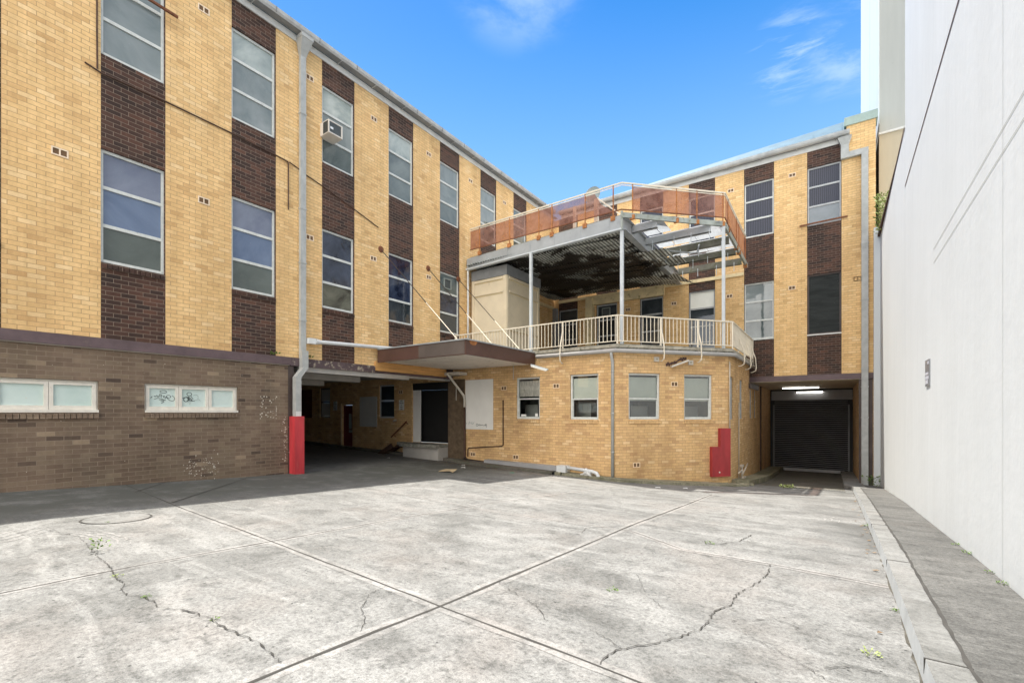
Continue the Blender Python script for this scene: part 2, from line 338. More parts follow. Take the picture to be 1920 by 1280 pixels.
def concrete(name, light, mid, dark, k=1.0, pits=True, moss=None):
    t = NT(name)
    G1 = lambda v: (v, v, v)
    a = t.noise(.42, 10, .68, dist=.6)                      # broad worn patches
    b = t.noise(1.9, 9, .74, dist=.5)
    g = t.noise(34, 5, .78); h = t.noise(140, 3, .7)
    s = t.noise(1.1, 8, .7, stretch=(.5, 2.2, 1), dist=.9)   # rubbed streaks
    c = t.mix(t.ramp(a, [(.40, G1(0)), (.58, G1(1))]), mid, light)
    c = t.mix(t.ramp(b, [(.36, G1(.75)), (.52, G1(0))]), c, dark)
    c = t.mix(t.ramp(s, [(.50, G1(0)), (.64, G1(.75))]), c, tuple(min(1, x*1.22) for x in light))
    c = t.mix(t.ramp(t.noise(.7, 6, .65), [(.5, G1(0)), (.68, G1(.4))]), c, tuple(x*y for x, y in zip(light, (1.0, .90, .85))))
    c = t.mix(t.ramp(t.noise(5.5, 7, .75), [(.34, G1(.6)), (.47, G1(0))]), c, tuple(x*.75 for x in dark))
    c = t.mix(.75*k, c, t.ramp(g, [(.30, (.40, .40, .38)), (.48, G1(1)), (.70, (1.4, 1.4, 1.38))]), 'MULTIPLY')
    c = t.mix(.5*k, c, t.ramp(h, [(.3, G1(.45)), (.7, G1(1.45))]), 'MULTIPLY')
    if pits:
        v = t.n('ShaderNodeTexVoronoi', {'Scale': 11, 'Randomness': 1.0}); t.l(t.coord(), v.inputs['Vector'])
        pt = t.ramp(v.outputs['Distance'], [(.07, G1(1)), (.13, G1(0))])
        sel = t.ramp(t.noise(6.1, 3), [(.5, G1(0)), (.56, G1(1))])
        c = t.mix(t.mix(1.0, pt, sel, 'MULTIPLY'), c, tuple(x*.35 for x in dark))
        # strip of algae and painted-in shade along the left wall, oily patch beside the kerb
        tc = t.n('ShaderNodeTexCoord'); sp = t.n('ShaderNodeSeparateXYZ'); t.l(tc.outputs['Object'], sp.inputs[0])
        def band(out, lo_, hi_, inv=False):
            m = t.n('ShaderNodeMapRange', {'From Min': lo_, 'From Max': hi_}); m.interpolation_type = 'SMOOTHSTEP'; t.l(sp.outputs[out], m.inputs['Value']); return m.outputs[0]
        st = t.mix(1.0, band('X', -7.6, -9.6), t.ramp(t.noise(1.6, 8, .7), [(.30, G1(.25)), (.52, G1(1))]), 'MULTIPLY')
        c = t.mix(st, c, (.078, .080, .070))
        ob = t.mix(1.0, t.mix(1.0, band('X', -.9, .25), band('Y', 4.2, 7.5), 'MULTIPLY'), t.ramp(t.noise(.8, 7, .65), [(.40, G1(0)), (.58, G1(.75))]), 'MULTIPLY')
        c = t.mix(ob, c, tuple(x*.85 for x in dark))
    if moss:
        c = t.mix(t.ramp(t.noise(1.1, 7, .7), [(.5, G1(0)), (.66, G1(.7))]), c, moss)
    t.col(c); t.rough(.9)
    t.bump(g, .35, .006)
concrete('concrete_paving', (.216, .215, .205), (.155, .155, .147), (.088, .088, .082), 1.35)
concrete('joint_margin', (.27, .263, .25), (.205, .20, .188), (.12, .118, .11), 1, False)
concrete('pavement_concrete', (.118, .116, .108), (.083, .082, .076), (.050, .049, .045), 1.4, False)
concrete('kerb_stone', (.20, .20, .19), (.16, .16, .15), (.10, .10, .092), .8, False)
plain('kerb_painted', (.44, .46, .46), .8, .15, 4, stain=(.24, .24, .22), stainamt=.05)
concrete('kerb_mossy', (.30, .28, .20), (.20, .19, .13), (.10, .10, .06), .8, False, (.11, .12, .045))
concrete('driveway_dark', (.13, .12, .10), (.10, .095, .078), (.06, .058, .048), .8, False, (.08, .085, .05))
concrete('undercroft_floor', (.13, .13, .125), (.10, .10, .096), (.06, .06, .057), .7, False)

# ------------------------------------------------------------------ mesh helpers
def P3(a, z, d=0): return (a, z, d)
class Frame:
    """wall frame: origin O, along U, outward N"""
    def __init__(s, ox, oy, ux, uy):
        l = math.hypot(ux, uy); s.o = (ox, oy); s.u = (ux/l, uy/l); s.n = (uy/l, -ux/l)
    def p(s, a, d, z): return (s.o[0]+s.u[0]*a+s.n[0]*d, s.o[1]+s.u[1]*a+s.n[1]*d, z)
class MB:
    def __init__(s): s.v = []; s.f = []; s.mi = []; s.uvs = []
    def quad(s, pts, m=0, uv=None):
        i = len(s.v); s.v += [tuple(p) for p in pts]; s.f.append(tuple(range(i, i+len(pts)))); s.mi.append(m); s.uvs.append(uv)
        return s
    def box(s, x0, y0, z0, x1, y1, z1, m=0, skip=''):
        c = [(x, y, z) for x in (x0, x1) for y in (y0, y1) for z in (z0, z1)]
        return s._hex(c, m, skip)
    def _hex(s, c, m, skip=''):
        F = {'a': (0, 1, 3, 2), 'b': (4, 6, 7, 5), 'c': (0, 4, 5, 1), 'd': (2, 3, 7, 6), 'e': (0, 2, 6, 4), 'f': (1, 5, 7, 3)}
        for k, f in F.items():
            if k in skip: continue
            s.quad([c[j] for j in f], m)
        return s
    def fbox(s, fr, a0, a1, d0, d1, z0, z1, m=0):
        return s._hex([fr.p(a, d, z) for a in (a0, a1) for d in (d0, d1) for z in (z0, z1)], m)
    def beam(s, p, q, w, h, m=0, up=(0, 0, 1)):
        p = Vector(p); q = Vector(q); d = (q-p).normalized(); upv = Vector(up)
        if abs(d.dot(upv)) > .98: upv = Vector((1, 0, 0))
        sd = d.cross(upv).normalized(); u = sd.cross(d).normalized()
        c = [e+sd*(a*w/2)+u*(b*h/2) for e in (p, q) for a in (-1, 1) for b in (-1, 1)]
        return s._hex(c, m)
    def tube(s, pts, r, n=8, m=0, caps=True):
        pts = [Vector(p) for p in pts]; rings = []
        for i, p in enumerate(pts):
            if i == 0: d = pts[1]-p
            elif i == len(pts)-1: d = p-pts[i-1]
            else: d = (pts[i+1]-p).normalized()+(p-pts[i-1]).normalized()
            d = d.normalized() if d.length > 1e-6 else Vector((0, 0, 1))
            ref = Vector((0, 0, 1)) if abs(d.z) < .9 else Vector((1, 0, 0))
            a = d.cross(ref).normalized(); b = a.cross(d).normalized()
            if i and (rings and a.dot(la) < 0): a = -a; b = -b
            la = a
            rr = r[i] if isinstance(r, (list, tuple)) else r
            rings.append([p+a*rr*math.cos(2*math.pi*k/n)+b*rr*math.sin(2*math.pi*k/n) for k in range(n)])
        base = len(s.v)
        for rg in rings: s.v += [tuple(x) for x in rg]
        for i in range(len(rings)-1):
            for k in range(n):
                s.f.append((base+i*n+k, base+i*n+(k+1) % n, base+(i+1)*n+(k+1) % n, base+(i+1)*n+k)); s.mi.append(m); s.uvs.append(None)
        if caps:
            s.f.append(tuple(base+k for k in range(n))[::-1]); s.mi.append(m); s.uvs.append(None)
            s.f.append(tuple(base+(len(rings)-1)*n+k for k in range(n))); s.mi.append(m); s.uvs.append(None)
        return s
    def prism(s, poly, z0, z1, m=0):
        n = len(poly); s.quad([(x, y, z1) for x, y in poly], m); s.quad([(x, y, z0) for x, y in reversed(poly)], m)
        for i in range(n):
            a = poly[i]; b = poly[(i+1) % n]
            s.quad([(a[0], a[1], z0), (b[0], b[1], z0), (b[0], b[1], z1), (a[0], a[1], z1)], m)
        return s
    def build(s, name, mats, parent=None, smooth=False):
        me = bpy.data.meshes.new(name); me.from_pydata(s.v, [], s.f)
        if isinstance(mats, str): mats = [mats]
        for m in mats: me.materials.append(MATS[m])
        uvl = me.uv_layers.new(name='UVMap')
        for i, poly in enumerate(me.polygons):
            poly.material_index = s.mi[i]; poly.use_smooth = smooth
            nrm = poly.normal
            for j, li in enumerate(poly.loop_indices):
                if s.uvs[i] is not None: uvl.data[li].uv = s.uvs[i][j]; continue
                co = me.vertices[me.loops[li].vertex_index].co
                if abs(nrm.z) > .7: uv = (co.x, co.y)
                else:
                    l = math.hypot(nrm.x, nrm.y) or 1; uv = (co.x*-nrm.y/l+co.y*nrm.x/l, co.z)
                uvl.data[li].uv = uv
        me.update()
        o = bpy.data.objects.new(name, me); COL.objects.link(o)
        if parent: o.parent = parent
        return o
def tag(o, label, cat, group=None):
    o['label'] = label; o['category'] = cat
    if group: o['group'] = group
    return o
def thing(name, label, cat, group=None, loc=(0, 0, 0)):
    o = bpy.data.objects.new(name, None); COL.objects.link(o); o.empty_display_size = .2
    o.location = loc; tag(o, label, cat, group); return o
def struct(o): o['kind'] = 'structure'; return o
def at(o, root):   # parent a world-space mesh under a root that is not at the origin, keeping it in place
    o.parent = root; o.matrix_parent_inverse = Matrix.Translation(-root.location); return o

def wall(fr, a0, a1, z0, z1, holes=(), depth=.10, back=.22, name='wall', mat='yellow_brick', parent=None, top=None):
    """front face with rectangular openings, their reveals and a back face"""
    xs = sorted(set([a0, a1]+[h[0] for h in holes]+[h[1] for h in holes])); zs = sorted(set([z0, z1]+[h[2] for h in holes]+[h[3] for h in holes]))
    b = MB()
    for i in range(len(xs)-1):
        for j in range(len(zs)-1):
            xm = (xs[i]+xs[i+1])/2; zm = (zs[j]+zs[j+1])/2
            if any(h[0] < xm < h[1] and h[2] < zm < h[3] for h in holes): continue
            for d, fl in ((0, False), (-back, True)):
                q = [fr.p(xs[i], d, zs[j]), fr.p(xs[i+1], d, zs[j]), fr.p(xs[i+1], d, zs[j+1]), fr.p(xs[i], d, zs[j+1])]
                b.quad(q[::-1] if fl else q)
    for h in holes:
        A, B, C, D = h[:4]
        for p, q in (((A, C), (A, D)), ((A, D), (B, D)), ((B, D), (B, C)), ((B, C), (A, C))):
            b.quad([fr.p(p[0], 0, p[1]), fr.p(q[0], 0, q[1]), fr.p(q[0], -back, q[1]), fr.p(p[0], -back, p[1])])
    for p, q in (((a0, z0), (a1, z0)), ((a1, z0), (a1, z1)), ((a1, z1), (a0, z1)), ((a0, z1), (a0, z0))):
        b.quad([fr.p(p[0], 0, p[1]), fr.p(p[0], -back, p[1]), fr.p(q[0], -back, q[1]), fr.p(q[0], 0, q[1])])
    return b.build(name, mat, parent)

def window3(fr, a0, a1, z0, z1, bars, mats, parent, frame='frame_paint', d=.07, label=None, ft=.045, name='window'):
    """metal window: outer frame, transoms, one pane mesh per light; sits inside its opening, d behind the wall face"""
    f = MB(); g = .004
    A, B, C, D = a0+g, a1-g, z0+g, z1-g
    f.fbox(fr, A, A+ft, -d-.05, -d+.02, C, D); f.fbox(fr, B-ft, B, -d-.05, -d+.02, C, D)
    f.fbox(fr, A+ft, B-ft, -d-.05, -d+.02, D-ft*1.2, D); f.fbox(fr, A+ft, B-ft, -d-.05, -d+.035, C, C+ft*1.3)
    for z in bars: f.fbox(fr, A+ft, B-ft, -d-.045, -d+.012, z-.032, z+.032)
    fo = f.build(name, frame, parent)
    if label: fo['label'] = label
    zz = [C+ft*1.3]+sorted(bars)+[D-ft*1.2]
    for i in range(len(zz)-1):
        lo = zz[i]+(.034 if i else .002); hi = zz[i+1]-(.034 if i < len(zz)-2 else .002)
        MB().fbox(fr, A+ft+.002, B-ft-.002, -d-.022, -d-.014, lo, hi).build('pane', mats[i], fo)
    return fo
def bricksill(fr, a0, a1, z, parent, mat, n=None, proj=.035, h=.11):
    b = MB(); n = n or max(3, int((a1-a0)/.082)); w = (a1-a0)/n
    for i in range(n):
        x0 = a0+i*w+.005; x1 = a0+(i+1)*w-.005; j = random.uniform(-.004, .004)
        c = [fr.p(a, dd, zz) for a in (x0, x1) for dd, zz in ((-.06, 0), (-.06, 1), (proj+j, 0), (proj+j, 1))]
        c = [fr.p(x0, -.06, z-h), fr.p(x0, -.06, z), fr.p(x0, proj+j, z-h-.005), fr.p(x0, proj+j, z-.03),
             fr.p(x1, -.06, z-h), fr.p(x1, -.06, z), fr.p(x1, proj+j, z-h-.005), fr.p(x1, proj+j, z-.03)]
        b._hex(c, 0)
    b.fbox(fr, a0, a1, -.05, .002, z-h, z-.035, 1)
    return b.build('sill', [mat, 'dark_seal'], parent)
def airvent(fr, a, z, parent, mat='vent_clay', w=.235, h=.15):
    b = MB(); t = .022; b.fbox(fr, a, a+w, .0005, .0012, z, z+h, 1)
    b.fbox(fr, a, a+w, -.02, .012, z, z+t); b.fbox(fr, a, a+w, -.02, .012, z+h-t, z+h)
    for x in (a, a+w/2-t/2, a+w-t): b.fbox(fr, x, x+t, -.02, .012, z+t, z+h-t)
    for k in range(4):
        zz = z+t+(h-2*t)*(k+.55)/4.4
        b.fbox(fr, a+t, a+w-t, -.02, -.008, zz, zz+.007)
    b.fbox(fr, a+t, a+w-t, -.04, -.021, z+t, z+h-t, 1)
    return b.build('air_vent', [mat, 'vent_hole'], parent)

# ------------------------------------------------------------------ ground
GY = [-60, -5, 0, 1.5, 5, 6.6, 9, 12.9, 15.8, 20.75, 30, 60]
GZ = [-1.35, -1.35, -1.35, -1.38, -1.55, -1.63, -1.80, -2.06, -2.30, -2.72, -3.1, -3.1]
def lerp(x, xs, ys):
    if x <= xs[0]: return ys[0]
    for i in range(len(xs)-1):
        if x <= xs[i+1]: return ys[i]+(ys[i+1]-ys[i])*(x-xs[i])/(xs[i+1]-xs[i])
    return ys[-1]
def G(x, y):
    k = min(max((y-5)/8, 0), 1); k = k*k*(3-2*k)
    return lerp(y, GY, GZ)+.03*min(max(0, -x-4), 22)*k
def sheet(name, xs, ys, off, mat, clip=None):
    b = MB(); idx = {}
    for i, x in enumerate(xs):
        for j, y in enumerate(ys): idx[i, j] = len(b.v); b.v.append((x, y, G(x, y)+off))
    for i in range(len(xs)-1):
        for j in range(len(ys)-1):
            b.f.append((idx[i, j], idx[i+1, j], idx[i+1, j+1], idx[i, j+1])); b.mi.append(0); b.uvs.append(None)
    return struct(b.build(name, mat, None, True))
def rng(a, b, s):
    n = max(1, int(round((b-a)/s))); return [a+(b-a)*i/n for i in range(n+1)]
gy = sorted(set([-300, -60, -20]+GY[1:-1]+rng(-10, 34, 1.0)+[60, 300]))
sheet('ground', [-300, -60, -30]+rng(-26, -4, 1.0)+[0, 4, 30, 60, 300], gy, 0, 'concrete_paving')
# darker floor inside the undercroft and the drive-in, 4 mm above the paving
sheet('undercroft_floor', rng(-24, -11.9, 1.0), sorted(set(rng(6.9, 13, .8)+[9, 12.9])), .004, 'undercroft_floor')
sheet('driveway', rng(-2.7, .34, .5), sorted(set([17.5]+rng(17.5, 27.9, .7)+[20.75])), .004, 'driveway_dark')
def gstrip(name, pts, w, off, mat, jit=0, wj=0, kind=True, step=.25, taper=False):
    """thin strip following the ground along a polyline"""
    P = []
    for i in range(len(pts)-1):
        a = Vector(pts[i]); c = Vector(pts[i+1]); n = max(1, int((c-a).length/step))
        for k in range(n): P.append(a+(c-a)*k/n)
    P.append(Vector(pts[-1]))
    b = MB(); L = []
    for i, p in enumerate(P):
        d = (P[min(i+1, len(P)-1)]-P[max(i-1, 0)]).normalized(); n = Vector((-d.y, d.x))
        p = p+n*random.uniform(-jit, jit); hw = w/2*(1+random.uniform(-wj, wj))
        if taper: hw *= max(.25, math.sin(math.pi*(i+.4)/(len(P)-.2)))
        L.append((p-n*hw, p+n*hw))
    for i in range(len(L)-1):
        q = [L[i][0], L[i+1][0], L[i+1][1], L[i][1]]
        b.quad([(v.x, v.y, G(v.x, v.y)+off) for v in q])
    o = b.build(name, mat)
    return struct(o) if kind else o
JN = [([(-2.45, -4), (-2.43, 1.1), (-2.37, 2.48), (-2.36, 7), (-2.40, 11.97)], .030),
      ([(-12.0, 3.2), (-8.1, 2.86), (-5.09, 2.68), (-2.37, 2.48), (-1.2, 2.41), (-.1, 2.30), (.40, 2.26)], .020),
      ([(-5.16, -2), (-5.13, 2.67), (-5.12, 4.2), (-5.05, 6.1), (-4.83, 9.0), (-4.8, 12)], .014),
      ([(-11.7, 5.6), (-8.7, 2.95)], .03), ([(-11.7, 3.85), (-10.4, 2.95)], .03),
      ([(-11.6, 6.2), (-6.55, 6.19), (-4.75, 5.91), (-2.79, 5.99), (-2.2, 6.0), (-1.41, 5.45), (-.45, 5.44), (.42, 5.33)], .010),
      ([(-2.4, 12.0), (-4.8, 12.1)], .02), ([(-2.75, 13.2), (-.55, 14.25)], .05)]
for mi_, (p, w) in enumerate((JN[0], JN[2], (JN[1][0][1:], .02), ([(-7.5, 6.19)]+JN[5][0][1:], .01))): gstrip('joint_margin', p, .11+w, .0015+.0004*mi_, 'joint_margin', .004, .15)
for ji, (p, w) in enumerate(JN): gstrip('paving_joint', p, w*.85, .004+.0004*ji, 'dark_seal', .004, .35)
CR = [([(-5.72, 1.35), (-5.34, 1.33), (-4.85, 1.26), (-4.66, 1.25), (-4.53, 1.2), (-4.35, 1.19), (-4.2, 1.25), (-4.02, 1.26), (-3.88, 1.24), (-3.64, 1.34), (-3.41, 1.37), (-3.14, 1.37), (-2.83, 1.39), (-2.48, 1.36)], .016),
      ([(-1.08, 2.42), (-1.09, 2.56), (-1.05, 2.67), (-.93, 2.85), (-.82, 3.05), (-.73, 3.28), (-.71, 3.46), (-.72, 3.68), (-.65, 3.9), (-.65, 4.19), (-.54, 4.72), (-.51, 5.05), (-.52, 5.39)], .016),
      ([(-1.05, 2.67), (-1.16, 2.74), (-1.33, 2.81)], .008), ([(-2.34, 3.17), (-2.06, 3.04), (-1.83, 2.94), (-1.61, 2.74)], .008),
      ([(-2.46, 1.85), (-2.57, 1.97), (-2.78, 2.1), (-2.96, 2.3), (-3.01, 2.5)], .008),
      ([(-1.12, 6.04), (-.96, 6.36), (-.89, 6.94)], .02), ([(-2.36, 5.5), (-2.69, 5.48), (-2.77, 5.77), (-2.4, 6.3), (-2.09, 6.65)], .014),
      ([(-.59, 3.56), (-.35, 3.81), (-.21, 3.75), (0, 3.61)], .010), ([(-.04, 3.18), (.08, 3.28), (.22, 3.31)], .010),
      ([(-2.2, 2.9), (-2.0, 3.6), (-1.5, 4.2), (-1.3, 3.8), (-1.05, 3.5)], .006), ([(-7.6, 1.3), (-6.9, 1.45), (-6.3, 1.4), (-5.72, 1.35)], .010),
      ([(-.5, 3.4), (-.2, 3.2), (.1, 2.9), (.35, 2.7)], .007)]
for p, w in CR: gstrip('paving_crack', p, w*.42, .0078, 'dark_seal', .010, .9, step=.03)
# scuffed tyre arcs rubbed pale into the paving
concrete('tyre_scuff', (.27, .262, .25), (.225, .22, .207), (.14, .138, .128), 1, False)
def arc(cx, cy, r, a0, a1, w):
    gstrip('tyre_mark', [(cx+r*math.cos(R(a)), cy+r*math.sin(R(a))) for a in rng(a0, a1, 8)], w, .003, 'tyre_scuff', .012, .7, step=.06, taper=True)
for k in range(4):
    arc(-8.6+k*.05, .2, 1.2+k*.09, 15, 60, .03); arc(-6.6+k*.04, .1, 1.4+k*.08, 75, 120, .028)
for k in range(3):
    arc(-.9, 9.6, .8+k*.10, -20, 60, .03); arc(-6.8, 4.6, .5+k*.08, -80, 60, .02)

# pavement and kerb along the white wall
def wallx(y): return 1.15+.0113*y
KX = [(-10, .40), (0, .41), (3.4, .417), (5.3, .444), (8.4, .477), (14, .52), (18.2, .56)]
def kx(y): return lerp(y, [k[0] for k in KX], [k[1] for k in KX])
ys = rng(-10, 18.2, .6)
def ribbon(name, f0, f1, ys, off, mat, thick=None):
    b = MB()
    for i in range(len(ys)-1):
        y0, y1 = ys[i], ys[i+1]
        q = [(f0(y0), y0), (f1(y0), y0), (f1(y1), y1), (f0(y1), y1)]
        b.quad([(x, y, G(x, y)+off) for x, y in q])
        if thick:
            b.quad([(q[3][0], q[3][1], G(*q[3])+off), (q[3][0]-.015, q[3][1], G(*q[3])-.05), (q[0][0]-.015, q[0][1], G(*q[0])-.05), (q[0][0], q[0][1], G(*q[0])+off)], 1)
    return struct(b.build(name, mat))
ribbon('pavement', lambda y: kx(y)+.185, lambda y: wallx(y)+.02, rng(-10, 20.7, .6), .128, 'pavement_concrete')
ribbon('kerb', kx, lambda y: kx(y)+.175, ys, .130, ['kerb_stone', 'kerb_painted'], True)
jr = random.Random(8); jw = {}
def jv(y, k):
    if (y, k) not in jw: jw[y, k] = jr.uniform(-.007, .007)
    return jw[y, k]
ribbon('kerb_joint', lambda y: kx(y)+.168+jv(y, 0), lambda y: kx(y)+.190+jv(y, 1), rng(-10, 18.2, .12), .1335, 'dark_seal')
ribbon('gutter_dirt', lambda y: kx(y)-.016+jv(y, 2)*2, lambda y: kx(y)+.0, rng(-10, 18.2, .12), .003, 'dirt')
for y in (3.35, 5.9, 8.6):
    b = MB(); b.box(kx(y)-.006, y-.006, G(0, y)-.02, kx(y)+.19, y+.006, G(0, y)+.1325); struct(b.build('kerb_gap', 'dark_seal'))
b = MB()
for (x0, y0), (x1, y1) in zip([(.56, 18.2), (.52, 18.75), (.40, 19.0), (.34, 19.1)], [(.52, 18.75), (.40, 19.0), (.34, 19.1), (.34, 27.9)]):
    b.quad([(x0, y0, G(x0, y0)-.05), (x1, y1, G(x1, y1)-.05), (x1, y1, G(x1, y1)+.13), (x0, y0, G(x0, y0)+.13)][::-1])
    b.quad([(x0, y0, G(x0, y0)+.13), (x1, y1, G(x1, y1)+.13), (.9, y1, G(.9, y1)+.1305), (.9, y0, G(.9, y0)+.1305)][::-1])
struct(b.build('kerb_return', 'kerb_stone'))
b = MB(); KLL = [(-2.2, 16.6), (-2.15, 19), (-2.1, 22), (-2.1, 27.9)]
for (x0, y0), (x1, y1) in zip(KLL, KLL[1:]):
    b.quad([(x0, y0, G(x0, y0)-.05), (x1, y1, G(x1, y1)-.05), (x1, y1, G(x1, y1)+.17), (x0, y0, G(x0, y0)+.17)])
    b.quad([(-2.75, y0, G(x0, y0)+.175), (x0, y0, G(x0, y0)+.17), (x1, y1, G(x1, y1)+.17), (-2.75, y1, G(x1, y1)+.175)])
b.quad([(-2.75, 16.6, G(-2.7, 16.6)-.05), (-2.2, 16.6, G(-2.7, 16.6)-.05), (-2.2, 16.6, G(-2.2, 16.6)+.17), (-2.75, 16.6, G(-2.2, 16.6)+.175)])
struct(b.build('kerb_side', 'kerb_mossy'))
b = MB()
for k in range(22):
    x = -.53+k*.04; b.box(x, 17.38, G(x, 17.4)+.006, x+.02, 17.52, G(x, 17.4)+.014)
b.box(-.55, 17.36, G(0, 17.4)-.01, .34, 17.54, G(0, 17.4)+.008, 1)
tag(b.build('drain_grate', ['kerb_stone', 'grate']), 'narrow metal drain grate across the mouth of the drive-in', 'drain')
# round cast access cover in the paving at the left
mh = thing('access_cover', 'round concrete access cover set flush in the paving at the left', 'manhole cover')
mcx, mcy = -7.78, 2.02
def ring(r0, r1, off, mat, name, n=40):
    b = MB()
    for k in range(n):
        a, c = 2*math.pi*k/n, 2*math.pi*(k+1)/n
        q = [(mcx+r*math.cos(t), mcy+r*math.sin(t)) for r, t in ((r0, a), (r1, a), (r1, c), (r0, c))]
        b.quad([(x, y, G(x, y)+off) for x, y in q])
    return b.build(name, mat, mh)
ring(.35, .372, .006, 'dark_seal', 'rim'); ring(.0, .345, .0065, 'kerb_stone', 'lid')

# ------------------------------------------------------------------ LEFT WING (faces +X at X=-11.75)
XL = -11.75; YR = 20.75
LF = Frame(XL, 0, 0, 1)     # a = world Y ; outward = +X
LW = thing('brick_building', 'long three storey wing on the left in yellow brick with dark brown brick window bays', 'building')
bays = [-4.32, -1.95, .42, 2.80, 5.19, 7.56, 9.92, 12.29, 14.65, 17.01]
BW = 1.065
LEDT = 1.45; EAVE = 9.88
lo = (2.95, 5.18); hi = (7.03, 9.22)
# yellow piers between bays, brown brick strips in the bays
edges = [-8.0]+[e for b_ in bays for e in (b_, b_+BW)]+[YR]
for i in range(0, len(edges), 2):
    wall(LF, edges[i], edges[i+1], LEDT, EAVE, (), name='wall', mat='yellow_brick', parent=LW)
for a in bays:
    wall(LF, a, a+BW, LEDT, EAVE, [(a, a+BW-.01, *lo), (a, a+BW-.01, *hi)], name='brick_panel', mat='brown_brick', parent=LW).location.x = -.002
LOWP = {2: ('pane_moss', 'pane_blue', 'pane_bluegrey'), 3: ('pane_moss', 'pane_blue', 'pane_bluegrey'), 4: ('pane_moss', 'pane_blue', 'pane_bluegrey'),
        5: ('pane_room', 'pane_navy', 'pane_navy'), 6: ('pane_dusk', 'pane_navy', 'pane_navy'), 7: ('pane_dusk', 'pane_navy', 'pane_teal')}
HIP = {2: ('pane_grey', 'pane_grey', 'pane_grey'), 3: ('pane_grey', 'pane_grey', 'pane_grey'), 4: ('pane_grey', 'pane_grey', 'pane_pale'),
       5: ('pane_teal', 'pane_grey', 'pane_pale'), 6: ('pane_teal', 'pane_teal', 'pane_pale')}
for i, a in enumerate(bays):
    w = window3(LF, a, a+BW-.01, *lo, (3.69, 4.44), LOWP.get(i, ('pane_dusk', 'pane_dusk', 'pane_dusk')), LW)
    bricksill(LF, a, a+BW-.01, lo[0], w, 'brown_brick')
    w = window3(LF, a, a+BW-.01, *hi, (7.78, 8.51), HIP.get(i, ('pane_teal', 'pane_grey', 'pane_grey')), LW)
for a, z in ((2.10, 4.74), (4.48, 4.74), (7.07, 4.71), (9.20, 4.72), (11.6, 4.72), (4.48, 9.09), (7.07, 9.08), (9.22, 9.08), (11.6, 9.08), (13.9, 9.08), (16.2, 9.08), (.0, 4.74)):
    airvent(LF, a, z, LW)
# base storey
BWN = [(-2.0, -.15, 0.0, .61), (.05, 2.77, 0.0, .61), (3.50, 5.335, 0.0, .61)]
wall(LF, -8, 6.575, -1.9, 1.23, BWN, name='base_wall', mat='base_brick', parent=LW)
def stripwin(a0, a1, n, inks=()):
    fr = LF; g = .004; f = MB(); d = .05; C, D = .045, .606
    f.fbox(fr, a0+g, a1-g, -.10, .02, .0, .05)             # sill
    f.fbox(fr, a0+g, a1-g, -.12, -d, D-.035, D)
    f.fbox(fr, a0+g, a0+.03, -.12, -d, C, D-.035); f.fbox(fr, a1-.03, a1-g, -.12, -d, C, D-.035)
    root = f.build('strip_window', 'frame_white', LW); w = (a1-a0-.06)/n
    for k in range(n):
        x0 = a0+.03+k*w; x1 = x0+w; t = .062
        s = MB()
        s.fbox(fr, x0+.003, x0+t, -.10, -.035, C+.004, D-.038); s.fbox(fr, x1-t, x1-.003, -.10, -.035, C+.004, D-.038)
        s.fbox(fr, x0+t, x1-t, -.10, -.035, D-.09, D-.038); s.fbox(fr, x0+t, x1-t, -.10, -.035, C+.004, C+.085)
        s.build('sash', 'frame_white', root)
        MB().fbox(fr, x0+t, x1-t, -.075, -.065, C+.085, D-.09).build('pane', 'pane_mint', root)
    return root, w
stripwin(-2.0, -.15, 3); stripwin(.05, 2.77, 4)
r_, w_ = stripwin(3.50, 5.335, 3)
for a0, a1 in ((.05, 2.77), (3.50, 5.335), (-2.0, -.15)): bricksill(LF, a0, a1, 0.0, LW, 'base_brick')
def scribble(fr, a, z, w, h, strokes, r, mat, name, d=-.062, parent=None):
    b = MB()
    for st in strokes:
        pts = []
        for i in range(len(st)-1):
            for k in range(4):
                t = k/4; p0 = st[max(i-1, 0)]; p1 = st[i]; p2 = st[i+1]; p3 = st[min(i+2, len(st)-1)]
                pts.append(tuple(.5*((2*p1[j])+(-p0[j]+p2[j])*t+(2*p0[j]-5*p1[j]+4*p2[j]-p3[j])*t*t+(-p0[j]+3*p1[j]-3*p2[j]+p3[j])*t**3) for j in (0, 1)))
        pts.append(st[-1]); b.tube([fr.p(a+x*w, d, z+y*h) for x, y in pts], r, 4)
    return b.build(name, mat, parent)
def ell(cx, cy, rx, ry, n=12): return [(cx+rx*math.cos(2*math.pi*k/n), cy+ry*math.sin(2*math.pi*k/n)) for k in range(n+1)]
# tag strokes on the first pane: loop above, a run of letters with a large tail, flourish and arrow below
scribble(LF, 3.58, .13, .50, .38, [ell(.53, .83, .12, .07), [(.08, .45), (.14, .56), (.10, .50)], [(.20, .60), (.24, .54), (.30, .62), (.34, .52), (.40, .64), (.42, .54)], [(.38, .70), (.48, .66)], [(.46, .66), (.47, .50)],
     [(.52, .60), (.58, .58), (.53, .53), (.60, .50)], [(.60, .44), (.66, .62), (.76, .64), (.80, .52), (.70, .50), (.64, .56), (.72, .40), (.86, .32), (.95, .42), (.90, .58), (.84, .62)],
     [(.20, .40), (.34, .46), (.50, .42), (.62, .34)], [(.38, .38), (.56, .36)], [(.44, .30), (.56, .29), (.46, .18)]], .0042, 'marker_ink', 'graffiti_marks', parent=LW)
scribble(LF, 4.19, .13, .48, .38, [ell(.30, .74, .10, .09), ell(.16, .42, .09, .12), ell(.17, .42, .095, .125), [(.02, .50), (.14, .55), (.26, .58), (.30, .40), (.24, .34)], [(.26, .60), (.34, .50), (.42, .36), (.30, .46), (.24, .54)],
     [(.36, .64), (.42, .50), (.46, .44)], [(.22, .36), (.38, .34), (.52, .34)]], .0048, 'marker_ink', 'graffiti_marks', parent=LW)
